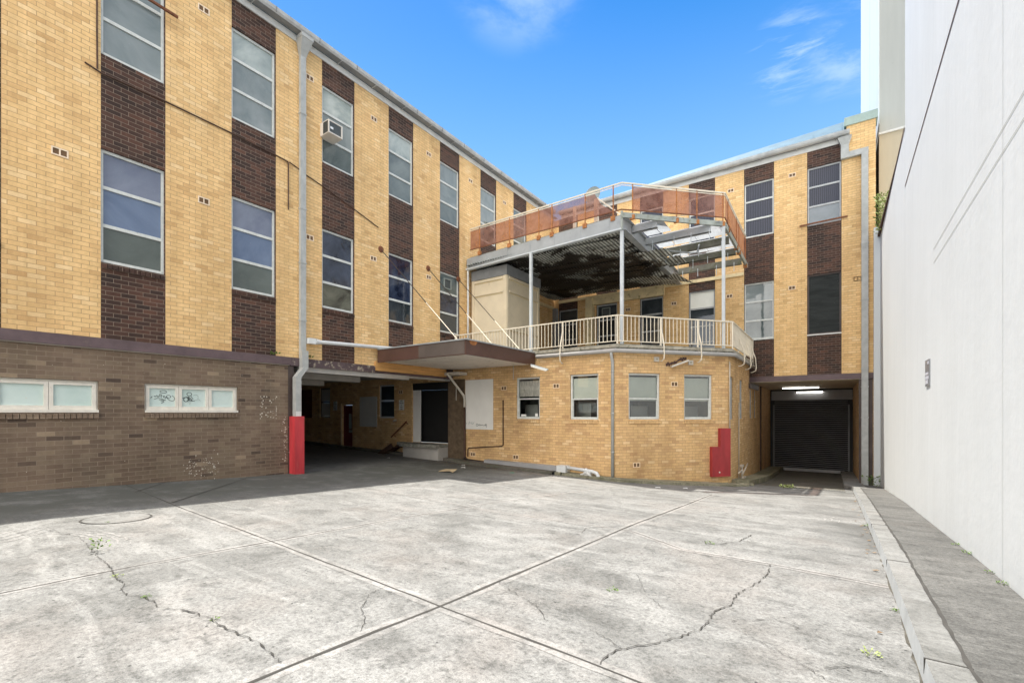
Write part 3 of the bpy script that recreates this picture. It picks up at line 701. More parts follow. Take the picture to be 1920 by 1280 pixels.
scribble(LF, 4.19, .13, .48, .38, [[(.46, .66), (.56, .72), (.66, .62), (.62, .42), (.50, .38)], [(.68, .46), (.76, .34)], [(.24, .26), (.36, .24), (.30, .18), (.34, .12)]], .003, 'marker_faint', 'graffiti_marks', parent=LW)
# remains of paint spots on the brick near the corner
b = MB(); rr = random.Random(3)
def blot(a, z, s):
    n = 7; b.quad([LF.p(a+s*math.cos(2*math.pi*k/n)*rr.uniform(.6, 1.2), .003, z+s*math.sin(2*math.pi*k/n)*rr.uniform(.6, 1.3)) for k in range(n)])
for q in [(5.87, .40), (5.90, .36), (5.95, .40), (6.02, .395), (6.27, .40), (6.24, .36), (5.93, .30), (5.90, .25), (5.92, .21), (5.86, .16), (5.90, .14), (6.26, .15), (6.27, .10), (6.265, .05), (6.26, .0), (6.26, -.06),
          (5.86, -.15), (5.89, -.10), (5.86, -.05), (5.90, -.02), (5.95, .02), (6.0, -.06), (6.05, -.10), (6.12, -.12), (6.2, -.13), (6.26, -.15), (6.0, .12), (6.05, .0), (6.12, .02), (6.10, .30), (6.14, .26), (6.18, .33)]:
    blot(q[0], q[1], rr.uniform(.011, .022))
for k in range(16): a = 5.97+rr.random()*.26; blot(a, rr.uniform(-.14, .05), rr.uniform(.003, .008))
for k in range(90): blot(rr.uniform(4.2, 4.9), -1.25+rr.gauss(0, .16), rr.uniform(.004, .015))
for k in range(60): blot(6.50+rr.gauss(0, .04), rr.uniform(-1.3, -.1), rr.uniform(.005, .018))
for k in range(40): blot(rr.uniform(-.5, 6.4), rr.uniform(-1.2, 1.15), rr.uniform(.003, .008))
b.build('paint_spots', 'paint_splash', LW)
# ledge, fascia, gutter, roof
MB().fbox(LF, -8, 6.62, -.3, .055, 1.255, LEDT).build('ledge', 'ledge_paint', LW)
MB().fbox(LF, -8, 6.60, -.28, .035, 1.23, 1.254).build('ledge_drip', 'ledge_edge', LW)
MB().fbox(LF, 6.62, 9.35, -.3, .055, 1.235, LEDT).build('ledge', 'ledge_peeling', LW)
MB().fbox(LF, 9.36, 12.55, -.04, .075, 1.31, 1.58).build('ledge_board', 'timber', LW)
MB().fbox(LF, 9.36, 12.55, -.25, -.045, 1.235, LEDT).fbox(LF, 12.56, 12.95, -.3, .03, 1.24, 1.52).build('ledge', 'ledge_paint', LW)
MB().fbox(LF, -8, 20.3, .002, .03, EAVE, 10.11).fbox(LF, -8, 20.3, -.2, .002, EAVE+.001, 10.069).build('fascia', 'fascia_white', LW)
g = MB(); n = 7; prof = [(.035, 10.06), (.09, 10.03), (.17, 10.03), (.25, 10.05), (.29, 10.10), (.305, 10.18), (.29, 10.185), (.275, 10.11), (.05, 10.09)]
def gutterrun(b, fr, a0, a1, prof, mi=None):
    for i in range(len(prof)-1):
        (d0, z0), (d1, z1) = prof[i], prof[i+1]
        b.quad([fr.p(a0, d0, z0), fr.p(a1, d0, z0), fr.p(a1, d1, z1), fr.p(a0, d1, z1)], mi[i] if mi else 0)
    b.quad([fr.p(a0, d, z) for d, z in prof]); b.quad([fr.p(a1, d, z) for d, z in reversed(prof)])
gutterrun(g, LF, -8, 20.35, prof, [1, 1, 1, 0, 0, 0, 0, 0])
for k in range(24):
    a = -7.6+k*1.2
    g.fbox(LF, a, a+.018, .03, .29, 10.012, 10.024, 0); g.fbox(LF, a+.5, a+.512, .285, .311, 10.05, 10.19, 1)
g.build('gutter', ['gutter_grey', 'gutter_dark'], LW)
b = MB(); b.quad([(XL+.05, -8, 10.05), (XL+.05, 21, 10.05), (-25, 21, 10.7), (-25, -8, 10.7)]); b.box(-25, -8, 9.9, XL-.23, 21, 10.04); b.build('roof', 'roof_metal', LW)
# body: back, ends and floor over the undercroft
b = MB(); b.box(-25, -8, 1.43, -24.8, 20.9, 9.9); b.box(-24.8, -8, 1.43, XL-.23, -7.8, 9.9)
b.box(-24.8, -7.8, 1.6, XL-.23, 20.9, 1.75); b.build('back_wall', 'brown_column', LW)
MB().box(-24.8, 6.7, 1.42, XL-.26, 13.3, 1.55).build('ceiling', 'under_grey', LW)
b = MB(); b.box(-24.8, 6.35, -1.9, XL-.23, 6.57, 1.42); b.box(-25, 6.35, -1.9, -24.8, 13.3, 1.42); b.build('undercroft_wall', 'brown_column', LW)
b = MB(); b.fbox(LF, 6.9, 10.8, -.30, .0, 1.10, 1.234); b.fbox(LF, 10.8, 12.9, -.22, -.06, 1.17, 1.234); b.box(-13.2, 6.6, 1.0, -12.9, 9.7, 1.42); b.box(-14.8, 6.6, .92, -14.4, 9.35, 1.42)
b.build('ceiling_beam', 'under_grey', LW)
MB().fbox(LF, 6.578, 6.73, -.3, .0, -1.75, 1.228).build('corner_column', 'brown_column', LW)
# rainhead and rectangular downpipe with crank
b = MB(); A0, A1 = 6.87, 7.025
b.fbox(LF, A0, A1, .01, .10, 1.55, 9.55)
c = [LF.p(A0, .01, 9.55), LF.p(A0-.08, .01, 9.93), LF.p(A0, .10, 9.55), LF.p(A0-.08, .30, 9.93), LF.p(A1, .01, 9.55), LF.p(A1+.08, .01, 9.93), LF.p(A1, .10, 9.55), LF.p(A1+.08, .30, 9.93)]
b._hex(c, 0); b.fbox(LF, A0-.09, A1+.09, .005, .31, 9.93, 10.02)
b.fbox(LF, A0-.012, A1+.012, .03, .19, 1.18, 1.65)
c = [LF.p(6.64, .10, .92), LF.p(A0, .065, 1.2), LF.p(6.64, .25, .92), LF.p(A0, .235, 1.2), LF.p(6.80, .10, .92), LF.p(A1-.005, .065, 1.2), LF.p(6.80, .25, .92), LF.p(A1-.005, .235, 1.2)]
b._hex(c, 0); b.fbox(LF, 6.645, 6.80, .10, .25, -.2, .93)
for z in (8.0, 5.45, 4.0, 2.45): b.fbox(LF, A0-.012, A1+.012, .005, .112, z, z+.035)
b.build('downpipe', 'downpipe_grey', LW)
MB().fbox(LF, 6.648, 6.797, .102, .252, -.1, .03).build('downpipe_collar', 'fascia_white', LW)
b = MB(); b.fbox(LF, 6.60, 6.86, .02, .29, -1.66, -.1); b.build('corner_guard', 'red_guard', LW)['label'] = 'scratched red steel guard round the foot of the downpipe'
# ---- things fixed to the left wing
b = MB(); b.tube([LF.p(7.06, .13, 1.93), LF.p(7.3, .13, 1.935)], .065, 10); b.tube([LF.p(7.28, .13, 1.935), LF.p(7.42, .13, 1.94)], [.085, .06], 10)
b.fbox(LF, 7.05, 7.25, .06, .20, 1.86, 2.01); b.tube([LF.p(7.4, .13, 1.94), LF.p(10.9, .13, 2.10)], .055, 10)
tag(b.build('drain_pipe', 'pvc_white', None, False), 'white plastic pipe running sideways from the left downpipe to the canopy', 'pipe')
b = MB(); dC = .03
def run(b, pts, r=.012, d=.02, fr=LF): b.tube([fr.p(a, d, z) for a, z in pts], r, 6)
run(b, [(2.56, 6.69), (2.81, 6.63), (3.86, 6.66), (5.17, 6.64), (6.29, 6.60), (6.56, 6.575), (6.575, 6.55), (6.575, 5.33)], .016)
run(b, [(6.60, 6.58), (6.75, 6.55), (7.10, 6.436), (7.58, 6.338), (8.54, 6.089), (9.50, 5.818)], .014)
run(b, [(2.737, 9.0), (2.737, 7.5), (2.744, 6.68)], .014)
tag(b.build('conduit', 'pipe_rust'), 'thin dark conduit sagging across the upper left facade below the top windows', 'conduit')
b = MB(); b.beam(LF.p(2.5, .10, 8.60), LF.p(4.06, .10, 8.56), .045, .045)
tag(b.build('rusty_bar', 'rust'), 'rusty steel bar crossing the top left window', 'steel bar')
def acunit(name, label):
    t = thing(name, label, 'air conditioner', None, LF.p(7.71, .2, 7.68))
    y0, y1, x0, x1, z0, z1 = 7.50, 7.94, XL-.05, XL+.40, 7.70, 8.06
    b = MB(); b.box(x0, y0, z0, x1, y1, z0+.02); b.box(x0, y0, z1-.02, x1, y1, z1); b.box(x0, y1-.015, z0+.02, x1, y1, z1-.02)
    b.box(x0, y0, z0+.02, x0+.18, y0+.015, z1-.02); b.box(x1-.03, y0, z0+.02, x1, y0+.03, z1-.02); b.box(x1-.02, y1-.04, z0+.02, x1+.002, y1-.0155, z1-.02)
    b.box(x1-.02, y0+.03, z0+.02, x1+.002, y1-.04, z0+.035); b.box(x1-.02, y0+.03, z1-.035, x1+.002, y1-.04, z1-.02)
    at(b.build('casing', 'ac_white'), t)
    b = MB(); b.box(x1-.03, y0+.032, z0+.036, x1-.012, y1-.042, z1-.036)
    for k in range(5): b.box(x0+.19+k*.045, y0+.004, z0+.03, x0+.215+k*.045, y0+.02, z1-.03)
    at(b.build('grille', 'ac_grille'), t)
    b = MB(); b.box(x1-.011, y0+.06, z0+.13, x1-.004, y0+.15, z0+.19); at(b.build('badge', 'sheet_white'), t)
acunit('air_conditioner', 'boxy white window air conditioner sticking out of a top floor window of the left wing')
# small square fans let into panes
def fan(fr, a, z, s, label):
    t = thing('exhaust_fan', label, 'fan', None, fr.p(a, 0, z))
    b = MB(); d = -.05
    for x0, x1, z0, z1 in ((a, a+s, z, z+.03), (a, a+s, z+s-.03, z+s), (a, a+.03, z+.03, z+s-.03), (a+s-.03, a+s, z+.03, z+s-.03)): b.fbox(fr, x0, x1, d-.03, d+.03, z0, z1)
    at(b.build('surround', 'dish_grey'), t)
    b = MB(); b.fbox(fr, a+.031, a+s-.031, d-.03, d, z+.031, z+s-.031); at(b.build('grille', 'ac_grille'), t)
fan(LF, 15.0, 7.55, .36, 'dark square exhaust fan in the far top window above the rusty screen')
fan(LF, 12.55, 4.6, .38, 'square exhaust fan in the first floor window nearest the cream plant room')

# ------------------------------------------------------------------ REAR WING (faces -Y at Y=20.75)
RF = Frame(0, YR, 1, 0)     # a = world X ; outward = -Y
RW = thing('brick_building', 'rear three storey yellow brick wing behind the roof deck with the drive-in below', 'building')
rb = [-.78, -2.94, -5.10, -7.26, -9.42, -11.5]; RBW = 1.065
ed = [XL, ]+sorted([e for x in rb for e in (x, x+RBW)])+[.43]
REAVE = 9.86
for i in range(0, len(ed), 2):
    wall(RF, ed[i], ed[i+1], LEDT-.03, REAVE, (), name='wall', mat='yellow_brick', parent=RW)
rlo = (2.93, 5.20); rhi = (7.05, 9.24)
rp = {0: (('pane_screen',)*3, ('pane_slate', 'pane_curtain', 'pane_curtain')), 1: (('pane_teal', 'pane_teal', 'pane_grey'), ('pane_curtain',)*3),
      2: (('pane_dusk', 'pane_dusk', 'blind'), ('pane_curtain',)*3), 3: (('pane_dusk',)*3, ('pane_curtain',)*3), 4: (('dark_void', 'dark_void', 'pane_dusk'), ('pane_curtain',)*3), 5: (('pane_dusk',)*3, ('pane_curtain',)*3)}
for i, x in enumerate(rb):
    l0 = 2.10 if i >= 2 else rlo[0]
    wall(RF, x, x+RBW, LEDT-.03, REAVE, [(x+.01, x+RBW-.01, l0, rlo[1]), (x+.01, x+RBW-.01, *rhi)], name='brick_panel', mat='brown_brick', parent=RW).location.y = .002
    lowbars = () if i == 0 else ((3.69, 4.45) if i > 0 else ())
    if i == 0:
        fo = window3(RF, x+.01, x+RBW-.01, *rlo, (), ('pane_screen',), RW, 'brown_column', label='window covered by a dark mesh screen')
        MB().fbox(RF, x, x+RBW, -.06, .03, 2.90, 2.945).build('sill', 'fascia_white', fo)
    else:
        fo = window3(RF, x+.01, x+RBW-.01, l0, rlo[1], (3.0, 3.69, 4.45) if i >= 2 else (3.69, 4.45), ((rp[i][0][0],)+rp[i][0]) if i >= 2 else rp[i][0], RW, 'frame_blue' if i >= 2 else 'frame_paint')
        if i == 1: MB().fbox(RF, x, x+RBW, -.06, .02, 2.90, 2.93).build('sill', 'frame_paint', fo)
    window3(RF, x+.01, x+RBW-.01, *rhi, (7.78, 8.51), rp[i][1], RW, 'frame_blue' if i == 0 else 'frame_paint')
for a, z in ((-1.38, 9.07), (-3.55, 9.07), (-1.39, 4.73), (.64, 4.74), (-3.6, 4.73), (-5.85, 4.73), (-7.95, 4.73)): airvent(RF, a, z, RW)
# pier with metal capping at the right end
wall(RF, .43, 1.27, LEDT-.03, 10.42, (), name='pier', mat='yellow_brick', parent=RW, back=.5).location.y = -.012
b = MB(); b.fbox(RF, .36, 1.33, -.6, .06, 10.42, 10.72); b.build('capping', 'copper_green', RW)
b = MB(); b.fbox(RF, XL+.4, .42, -.2, .03, REAVE, 10.08); b.build('fascia', 'fascia_white', RW)
g = MB(); gp = [(d, z-.005) for d, z in prof]; gutterrun(g, RF, XL+.38, .52, [(d, z) for d, z in gp], [1, 1, 0, 0, 0, 0, 0, 0])
for k in range(10): a = .1-k*1.22; g.fbox(RF, a, a+.02, .03, .31, 10.0, 10.015)
g.build('gutter', ['gutter_grey', 'gutter_dark'], RW)
b = MB(); b.quad([(XL-.2, 20.5, 10.1), (.43, 20.5, 10.1), (.43, 22.0, 11.26), (XL-.2, 22.0, 10.80)])
b.quad([(XL-.2, 22, 10.80), (.43, 22, 11.26), (.43, 32, 11.0), (XL-.2, 32, 11.0)]); b.quad([(.43, 20.5, 10.1), (.43, 32, 11), (.43, 22, 11.26)])
for k in range(14): x = .3-k*.9; b.beam((x, 20.6, 10.2), (x, 22.0, 11.26-(.43-x)*.037), .02, .03)
b.build('roof', 'roof_metal', RW)
b = MB(); b.box(XL-.2, 31.8, -3.2, 1.27, 32, 10.6); b.box(1.05, YR+.5, 1.42, 1.27, 31.8, 10.6); b.box(XL-.2, YR+.23, 1.5, 1.05, 31.8, 1.7); b.build('back_wall', 'brown_column', RW)
# ledge over the drive-in, jamb, door, ceiling
MB().fbox(RF, -2.86, 1.30, -.4, .05, 1.215, LEDT-.03).build('ledge', 'ledge_paint', RW)
MB().box(-2.72, YR-.02, 1.20, .86, 28.2, 1.214).build('ceiling', 'tunnel_ceiling', RW)
b = MB(); b.box(.84, YR+.02, -3.3, 1.0, 28.2, 1.2); b.build('tunnel_wall', 'annex_brick', RW)
b = MB(); b.fbox(RF, .80, 1.19, -.35, .0, -3.0, 1.2); b.build('jamb_column', 'brown_column', RW)
b = MB(); b.fbox(RF, 1.192, 1.27, -.35, .0, -3.0, 1.2); b.build('brick_edge', 'annex_brick', RW)
b = MB(); b.box(-2.70, 28.05, -3.3, .84, 28.25, 1.2); b.build('tunnel_end', 'dark_room', RW)
MB().box(-2.64, 27.85, .64, .82, 28.04, 1.12).build('door_header', 'header_grey', RW)
rd = MB(); z = -2.86; nsl = 36; h = (.63+2.86)/nsl
for k in range(nsl):
    z0 = z+k*h; pts = [(0, 0), (.0, .22), (.045, .34), (.05, .60), (.0, .74), (0, 1)]
    for qi, ((d0, t0), (d1, t1)) in enumerate(zip(pts, pts[1:])):
        rd.quad([(-2.50, 28.0-d0, z0+t0*h), (.64, 28.0-d0, z0+t0*h), (.64, 28.0-d1, z0+t1*h), (-2.50, 28.0-d1, z0+t1*h)], 1 if qi in (0, 4) else 0)  # recessed slat faces coloured near black to draw their shadow gaps
rd = rd.build('roller_door', ['roller_black', 'dark_void'], RW)
b = MB(); b.box(-2.57, 27.93, -2.86, -2.50, 28.0, .4); b.box(.64, 27.93, -2.9, .71, 28.0, .4); b.build('guide', 'roller_guide', rd)
b = MB(); b.box(-2.35, 27.95, -3.02, .50, 28.0, -2.87); b.build('bottom_rail', 'header_grey', rd)
# tube lamps
def tubelamp(x0, x1, y, z, label):
    t = thing('tube_lamp', label, 'light', 'fluorescent tubes in the drive-in', ((x0+x1)/2, y, z))
    at(MB().box(x0, y-.05, z, x1, y+.05, z+.05).build('housing', 'fascia_white'), t)
    at(MB().tube([(x0+.03, y-.03, z-.022), (x1-.03, y-.03, z-.022)], .022, 8).build('tube', 'tube_lit'), t)
tubelamp(-1.92, -.46, 24.8, 1.14, 'lit fluorescent tube on the drive-in ceiling, the nearer of two')
tubelamp(-1.52, -.35, 27.78, 1.05, 'lit fluorescent tube just above the grey roller door header')
# downpipe with offset
b = MB()
c = [RF.p(.26, .01, 9.72), RF.p(.16, .01, 9.97), RF.p(.26, .17, 9.72), RF.p(.16, .26, 9.97), RF.p(.50, .01, 9.72), RF.p(.58, .01, 9.97), RF.p(.50, .17, 9.72), RF.p(.58, .26, 9.97)]
b._hex(c, 0); b.fbox(RF, .26, .50, .015, .165, 9.22, 9.72); b.fbox(RF, .50, 1.06, .02, .16, 9.22, 9.42)
b.fbox(RF, .86, 1.055, .016, .164, -2.75, 9.22)
for z in (6.0, 4.0, 2.6, 1.55, .9, -.2): b.fbox(RF, .85, 1.065, .005, .176, z, z+.04)
b.build('downpipe', 'downpipe_grey', RW)
b = MB(); b.beam(RF.p(-1.02, .06, 7.10), RF.p(.46, .06, 7.13), .04, .05)
tag(b.build('rusty_bar', 'rust'), 'short rusty bar at the foot of the top right window', 'steel bar')
b = MB(); cx, cy, cz = -9.7, 21.0, 10.42
for i in range(5):
    r0, r1 = .42*i/5, .42*(i+1)/5
    for k in range(20):
        q = []
        for r, a in ((r0, k), (r1, k), (r1, k+1), (r0, k+1)):
            t = 2*math.pi*a/20; q.append((cx+r*math.cos(t), cy-.0+.25*(r/.62)**2*-1+.1*math.sin(t)*r, cz+.30+r*math.sin(t)))
        b.quad(q)
dish = thing('satellite_dish', 'round grey satellite dish on the roof behind the rusty screen', 'satellite dish', None, (cx, cy, 10.1))
at(b.build('reflector', 'dish_grey'), dish)
at(MB().tube([(cx, cy+.1, 10.2), (cx, cy+.05, 10.9)], .03, 8).tube([(cx, cy, 10.55), (cx, cy-.5, 10.5)], .012, 6).build('mast', 'steel_grey'), dish)

# ------------------------------------------------------------------ ANNEX (single storey, chamfered corner)
AW = thing('annex', 'low yellow brick annex with a cut corner below the cream balcony railing', 'building')
YA = 13.0; W1 = (-5.31, 13.0); W2 = (-2.72, 16.04)
AF = Frame(0, YA, 1, 0)
DK = (-13.99, -11.985, -1.20, 1.18)
ahole = [(-8.87, -7.925, -.22, 1.18), (-6.81, -5.84, -.22, 1.19), DK, (-16.02, -15.05, -.24, 1.17), (-20.39, -19.55, -.24, 1.17), (-18.62, -17.85, G(-18, 13), .34)]
def wallg(fr, a0, a1, z1, holes, name, mat, parent):  # wall reaching below ground
    return wall(fr, a0, a1, -3.4, z1, holes, name=name, mat=mat, parent=parent)
ahole[-1] = (-18.62, -17.85, -1.62, .34)
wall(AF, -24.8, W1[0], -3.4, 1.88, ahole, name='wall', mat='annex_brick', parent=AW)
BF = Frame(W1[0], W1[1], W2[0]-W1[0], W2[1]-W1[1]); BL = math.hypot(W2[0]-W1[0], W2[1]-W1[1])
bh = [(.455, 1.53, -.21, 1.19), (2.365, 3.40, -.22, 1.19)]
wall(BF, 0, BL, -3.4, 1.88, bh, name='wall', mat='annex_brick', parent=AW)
CF = Frame(W2[0], W2[1], 0, 1)
ch = [(.17, .95, -.23, 1.18), (2.15, 2.95, -.23, 1.18)]
wall(CF, 0, 4.5, -3.4, 1.88, ch, name='wall', mat='annex_brick', parent=AW)
wall(CF, 4.5, 12.2, -3.4, 1.19, [(4.62, 5.3, -.23, .95), (5.9, 6.5, -.23, .95)], name='wall', mat='annex_brick', parent=AW)
MB().fbox(CF, 7.75, 7.95, .0, .05, -3.0, 1.19).build('jamb_strip', 'pipe_rust', AW)
MB().fbox(CF, 4.3, 6.9, .0, .06, .97, 1.17).build('lintel', 'brown_column', AW)
for h_ in ((4.62, 5.3, -.23, .95), (5.9, 6.5, -.23, .95)): window3(CF, *h_, (.4,), ('pane_dusk', 'pane_dusk'), AW, 'frame_blue')
# double hung windows with a room behind
def hung(fr, h, parent, mid, top='glass', frame='frame_paint', blind=.56, ub='blind', side=.5):
    a0, a1, z0, z1 = h; g = .004; d = .09; ft = .05
    f = MB(); A, B, C, D = a0+g, a1-g, z0+g, z1-g
    f.fbox(fr, A, A+ft, -d-.07, -d+.03, C, D); f.fbox(fr, B-ft, B, -d-.07, -d+.03, C, D); f.fbox(fr, A+ft, B-ft, -d-.07, -d+.03, D-ft, D); f.fbox(fr, A+ft, B-ft, -d-.07, -d+.05, C, C+ft)
    f.fbox(fr, A+ft, B-ft, -d-.04, -d+.02, mid-.022, mid+.022)
    s = .025; f.fbox(fr, A+ft, A+ft+s, -d-.05, -d+.01, C+ft, mid-.022); f.fbox(fr, B-ft-s, B-ft, -d-.05, -d+.01, C+ft, mid-.022); f.fbox(fr, A+ft+s, B-ft-s, -d-.05, -d+.01, C+ft, C+ft+s)
    fo = f.build('window', frame, parent)
    MB().fbox(fr, A+ft+s, B-ft-s, -d-.03, -d-.024, C+ft+s, mid-.023).build('pane', 'glass_clear', fo)
    MB().fbox(fr, A+ft, B-ft, -d-.02, -d-.014, mid+.023, D-ft-.001).build('pane', 'glass_clear', fo)
    zb = D-ft-(D-C)*blind
    MB().fbox(fr, A+ft+.01, B-ft-.01, -d-.062, -d-.058, zb, D-ft-.06).build('roller_blind', ub, fo)
    r = MB(); x0, x1, y0, y1, q0, q1 = A-side, B+side, -.24, -1.6, C-.5, D+.2
    P = lambda a, dd, zz: fr.p(a, dd, zz)
    r.quad([P(x0, y1, q0), P(x1, y1, q0), P(x1, y1, q1), P(x0, y1, q1)]); r.quad([P(x0, y0, q0), P(x0, y1, q0), P(x0, y1, q1), P(x0, y0, q1)])
    r.quad([P(x1, y0, q0), P(x1, y1, q0), P(x1, y1, q1), P(x1, y0, q1)]); r.quad([P(x0, y0, q0), P(x1, y0, q0), P(x1, y1, q0), P(x0, y1, q0)]); r.quad([P(x0, y0, q1), P(x1, y0, q1), P(x1, y1, q1), P(x0, y1, q1)])
    r.quad([P(x0+.2, -1.0, q0), P(x0+.75, -1.0, q0), P(x0+.75, -1.0, C+.5), P(x0+.2, -1.0, C+.5)], 1)
    r.quad([P(x1-.7, -.8, q0), P(x1-.1, -.8, q0), P(x1-.1, -.8, C+.42), P(x1-.7, -.8, C+.42)], 1)
    r.build('room', ['room_grey', 'board_grey'], fo)
    return fo
hung(AF, ahole[0], AW, .46, ub='curtain_white', blind=.42); w = hung(AF, ahole[1], AW, .42, blind=.52)
b = MB(); b.fbox(AF, -8.72, -8.52, -.10, -.092, -.13, -.06); b.fbox(AF, -8.16, -8.06, -.10, -.092, -.13, -.03); b.build('sticker', 'sign_white', AW)
for h_ in bh: w = hung(BF, h_, AW, .42, frame='frame_paint', blind=.56, side=.15)
for fr, h_ in ((BF, bh[0]), (BF, bh[1]), (AF, ahole[0]), (AF, ahole[1])): bricksill(fr, h_[0], h_[1], h_[2], AW, 'annex_brick')
for h_ in ch: hung(CF, h_, AW, .42, frame='frame_blue', side=.02)
for fr, a, z in ((AF, -9.5, .77), (AF, -7.42, .78), (AF, -9.0, -1.6), (AF, -10.9, -1.6), (AF, -14.76, .77), (BF, 1.90, .80), (BF, .60, -1.655), (CF, 1.5, .8)): airvent(fr, a, z, AW, 'vent_clay_annex')
# loading dock wall: windows, boards, door, dock
window3(AF, *ahole[3], (.5,), ('pane_dusk', 'pane_dusk'), AW, 'frame_blue'); window3(AF, *ahole[4], (.5,), ('board_grey', 'board_grey'), AW, 'brown_column')
dr = MB().fbox(AF, -18.61, -17.86, -.12, -.08, -1.62, .33).build('door', 'maroon_door', AW)
MB().fbox(AF, -18.22, -18.02, -.078, -.072, -.75, -.05).fbox(AF, -18.22, -17.98, -.078, -.072, -.92, -.80).build('notice', 'marker_faint', dr)
MB().fbox(AF, -18.70, -18.625, .0, .02, -1.7, .42).build('door_frame', 'vent_clay_annex', AW)
b = MB(); b.fbox(AF, DK[0]+.01, DK[1]-.01, -.4, -.05, .90, DK[3]-.01); b.fbox(AF, DK[0], DK[1], -.5, -.42, -1.2, .9); dkd = b.build('dock_door', 'dark_void', AW)
MB().fbox(AF, DK[0]+.01, -13.58, -.12, -.06, -1.19, .895).build('side_panel', 'board_white', dkd)
for a0, a1, z0, z1, m in ((-17.31, -16.14, -.62, .69, 'board_grey'), (-11.13, -9.85, -.61, 1.19, 'board_white'), (-22.0, -21.05, -.27, 1.13, 'brown_board')):
    ob = MB().fbox(AF, a0, a1, .0, .02, z0, z1).build('boarded_opening', m, AW)
scribble(AF, -11.1, -.46, .42, .14, [[(0, .5), (.08, .3), (.1, .6)], [(.3, .1), (.4, .9), (.5, .5), (.35, .4)], [(.6, .8), (.62, .2)], [(.7, .9), (.72, .2), (.85, .5), (.95, .8), (.8, .3)]], .006, 'marker_faint', 'graffiti_marks', .022, AW)
scribble(AF, -10.62, -.50, .5, .10, [ell(.1, .5, .09, .4), [(.22, .2), (.3, .8), (.36, .2), (.44, .7), (.5, .3)], [(.5, .4), (.6, .6), (.68, .3), (.78, .5), (.85, .3)], [(.88, .9), (.86, .2), (.94, .8), (.98, .4), (.97, -.3)]], .007, 'marker_ink', 'graffiti_marks', .022, AW)
wall(AF, -11.98, -11.16, -3.2, 1.24, (), name='pier', mat='roughcast', parent=AW).location.y = -.03
b = MB(); b.box(-13.95, 12.3, -1.32, -11.99, 12.99, -1.20); b.box(-14.6, 12.75, -1.32, -13.95, 12.99, -1.20); b.box(-13.9, 12.45, -3, -12.0, 12.99, -1.325, 1)
b.build('loading_dock', ['slab_concrete', 'under_grey'], AW)
st = thing('dock_steps', 'dark steel steps climbing to the loading dock slab under the building', 'steps', None, (-14.9, 12.8, G(-15, 12.8)))
b = MB(); b.beam((-15.45, 12.45, -1.80), (-14.55, 12.45, -1.32), .04, .18); b.beam((-15.45, 12.9, -1.80), (-14.55, 12.9, -1.32), .04, .18)
for k in range(3): b.box(-15.25+k*.28, 12.47, -1.68+k*.13, -15.0+k*.28, 12.88, -1.65+k*.13)
at(b.build('stringer', 'pipe_rust'), st)
hr = MB(); hr.tube([AF.p(-15.1, .12, -1.03), AF.p(-14.16, .12, -.36)], .028, 8); hr.tube([AF.p(-14.95, .0, -1.0), AF.p(-14.95, .12, -.93)], .016, 6); hr.tube([AF.p(-14.2, .0, -.48), AF.p(-14.2, .12, -.40)], .016, 6)
tag(hr.build('handrail', 'rust'), 'short sloping rusty handrail on the brick beside the loading dock', 'handrail')
# parking signs: white plates with an arrow or tow symbol and rows of small lettering
def txt(s, size, loc, rot, mat, parent, name='lettering'):
    c = bpy.data.curves.new(name, 'FONT'); c.body = s; c.size = size; c.align_x = 'CENTER'; c.align_y = 'CENTER'; c.extrude = .002
    o = bpy.data.objects.new(name, c); COL.objects.link(o); o.rotation_euler = rot
    dg = bpy.context.evaluated_depsgraph_get(); me = bpy.data.meshes.new_from_object(o.evaluated_get(dg)); bpy.data.objects.remove(o)
    me.materials.clear(); me.materials.append(MATS[mat])
    o = bpy.data.objects.new(name, me); COL.objects.link(o); o.location = loc; o.rotation_euler = rot; at(o, parent); return o
def wallsign(a, z, w, h, label, lines):
    t = thing('wall_sign', label, 'sign', 'white signs on the undercroft wall', AF.p(a+w/2, 0, z))
    at(MB().fbox(AF, a, a+w, .001, .012, z, z+h).build('plate', 'sign_white'), t)
    for i, (s, sz) in enumerate(lines): txt(s, sz, AF.p(a+w/2, .0135, z+h*(1-(i+.6)/len(lines))), (R(90), 0, 0), 'sign_ink', t)
wallsign(-14.74, .10, .30, .42, 'white sign with dark lettering between the dock door and the window, nearer to the camera', [('NO', .085), ('PARKING', .062), ('AT', .06), ('ANY', .07), ('TIME', .07)])
wallsign(-19.28, .10, .28, .42, 'white sign on the dark brick just left of the maroon door', [('NO', .085), ('PARKING', .06), ('AT', .06), ('ANY', .07), ('TIME', .07)])
tag(MB().tube([AF.p(-14.95, .0, -.33), AF.p(-14.95, .1, -.33)], [.05, .035], 10).tube([AF.p(-15.02, .0, -.36), AF.p(-15.02, .07, -.36)], .025, 8).build('tap', 'tap_white'), 'small white tap on the brick below the dock sign', 'tap')

# balcony slab with gutter
off = .10
SL = [(XL+.02, YA-off), (-5.24, YA-off), (-2.60, 16.0), (-2.60, YR-.01), (XL+.02, YR-.01)]
MB().prism(SL, 1.885, 2.03, 0).build('balcony_slab', 'slab_concrete', AW)
SL2 = [(XL+.03, YA-off-.03), (-5.22, YA-off-.03), (-2.57, 15.99), (-2.57, YR-.02), (XL+.03, YR-.02)]
MB().prism(SL2, 1.93, 2.005, 0).build('slab_edge', 'slab_face', AW)
b = MB(); gz = 1.82
b.tube([(-7.95, YA-.17, gz), (-5.20, YA-.17, gz), (-2.52, 15.97, gz), (-2.52, 20.65, gz-.04)], .062, 10)
b.build('gutter', 'pvc_grey', AW, True)
b = MB(); b.tube([(-5.36, YA-.17, gz), (-5.36, YA-.15, 1.66), (-5.36, YA-.06, 1.5), (-5.36, YA-.06, -1.96)], .045, 10)
for z in (1.2, -.05, -1.2): b.tube([(-5.36, YA-.06, z), (-5.36, YA-.06, z+.04)], .053, 10)
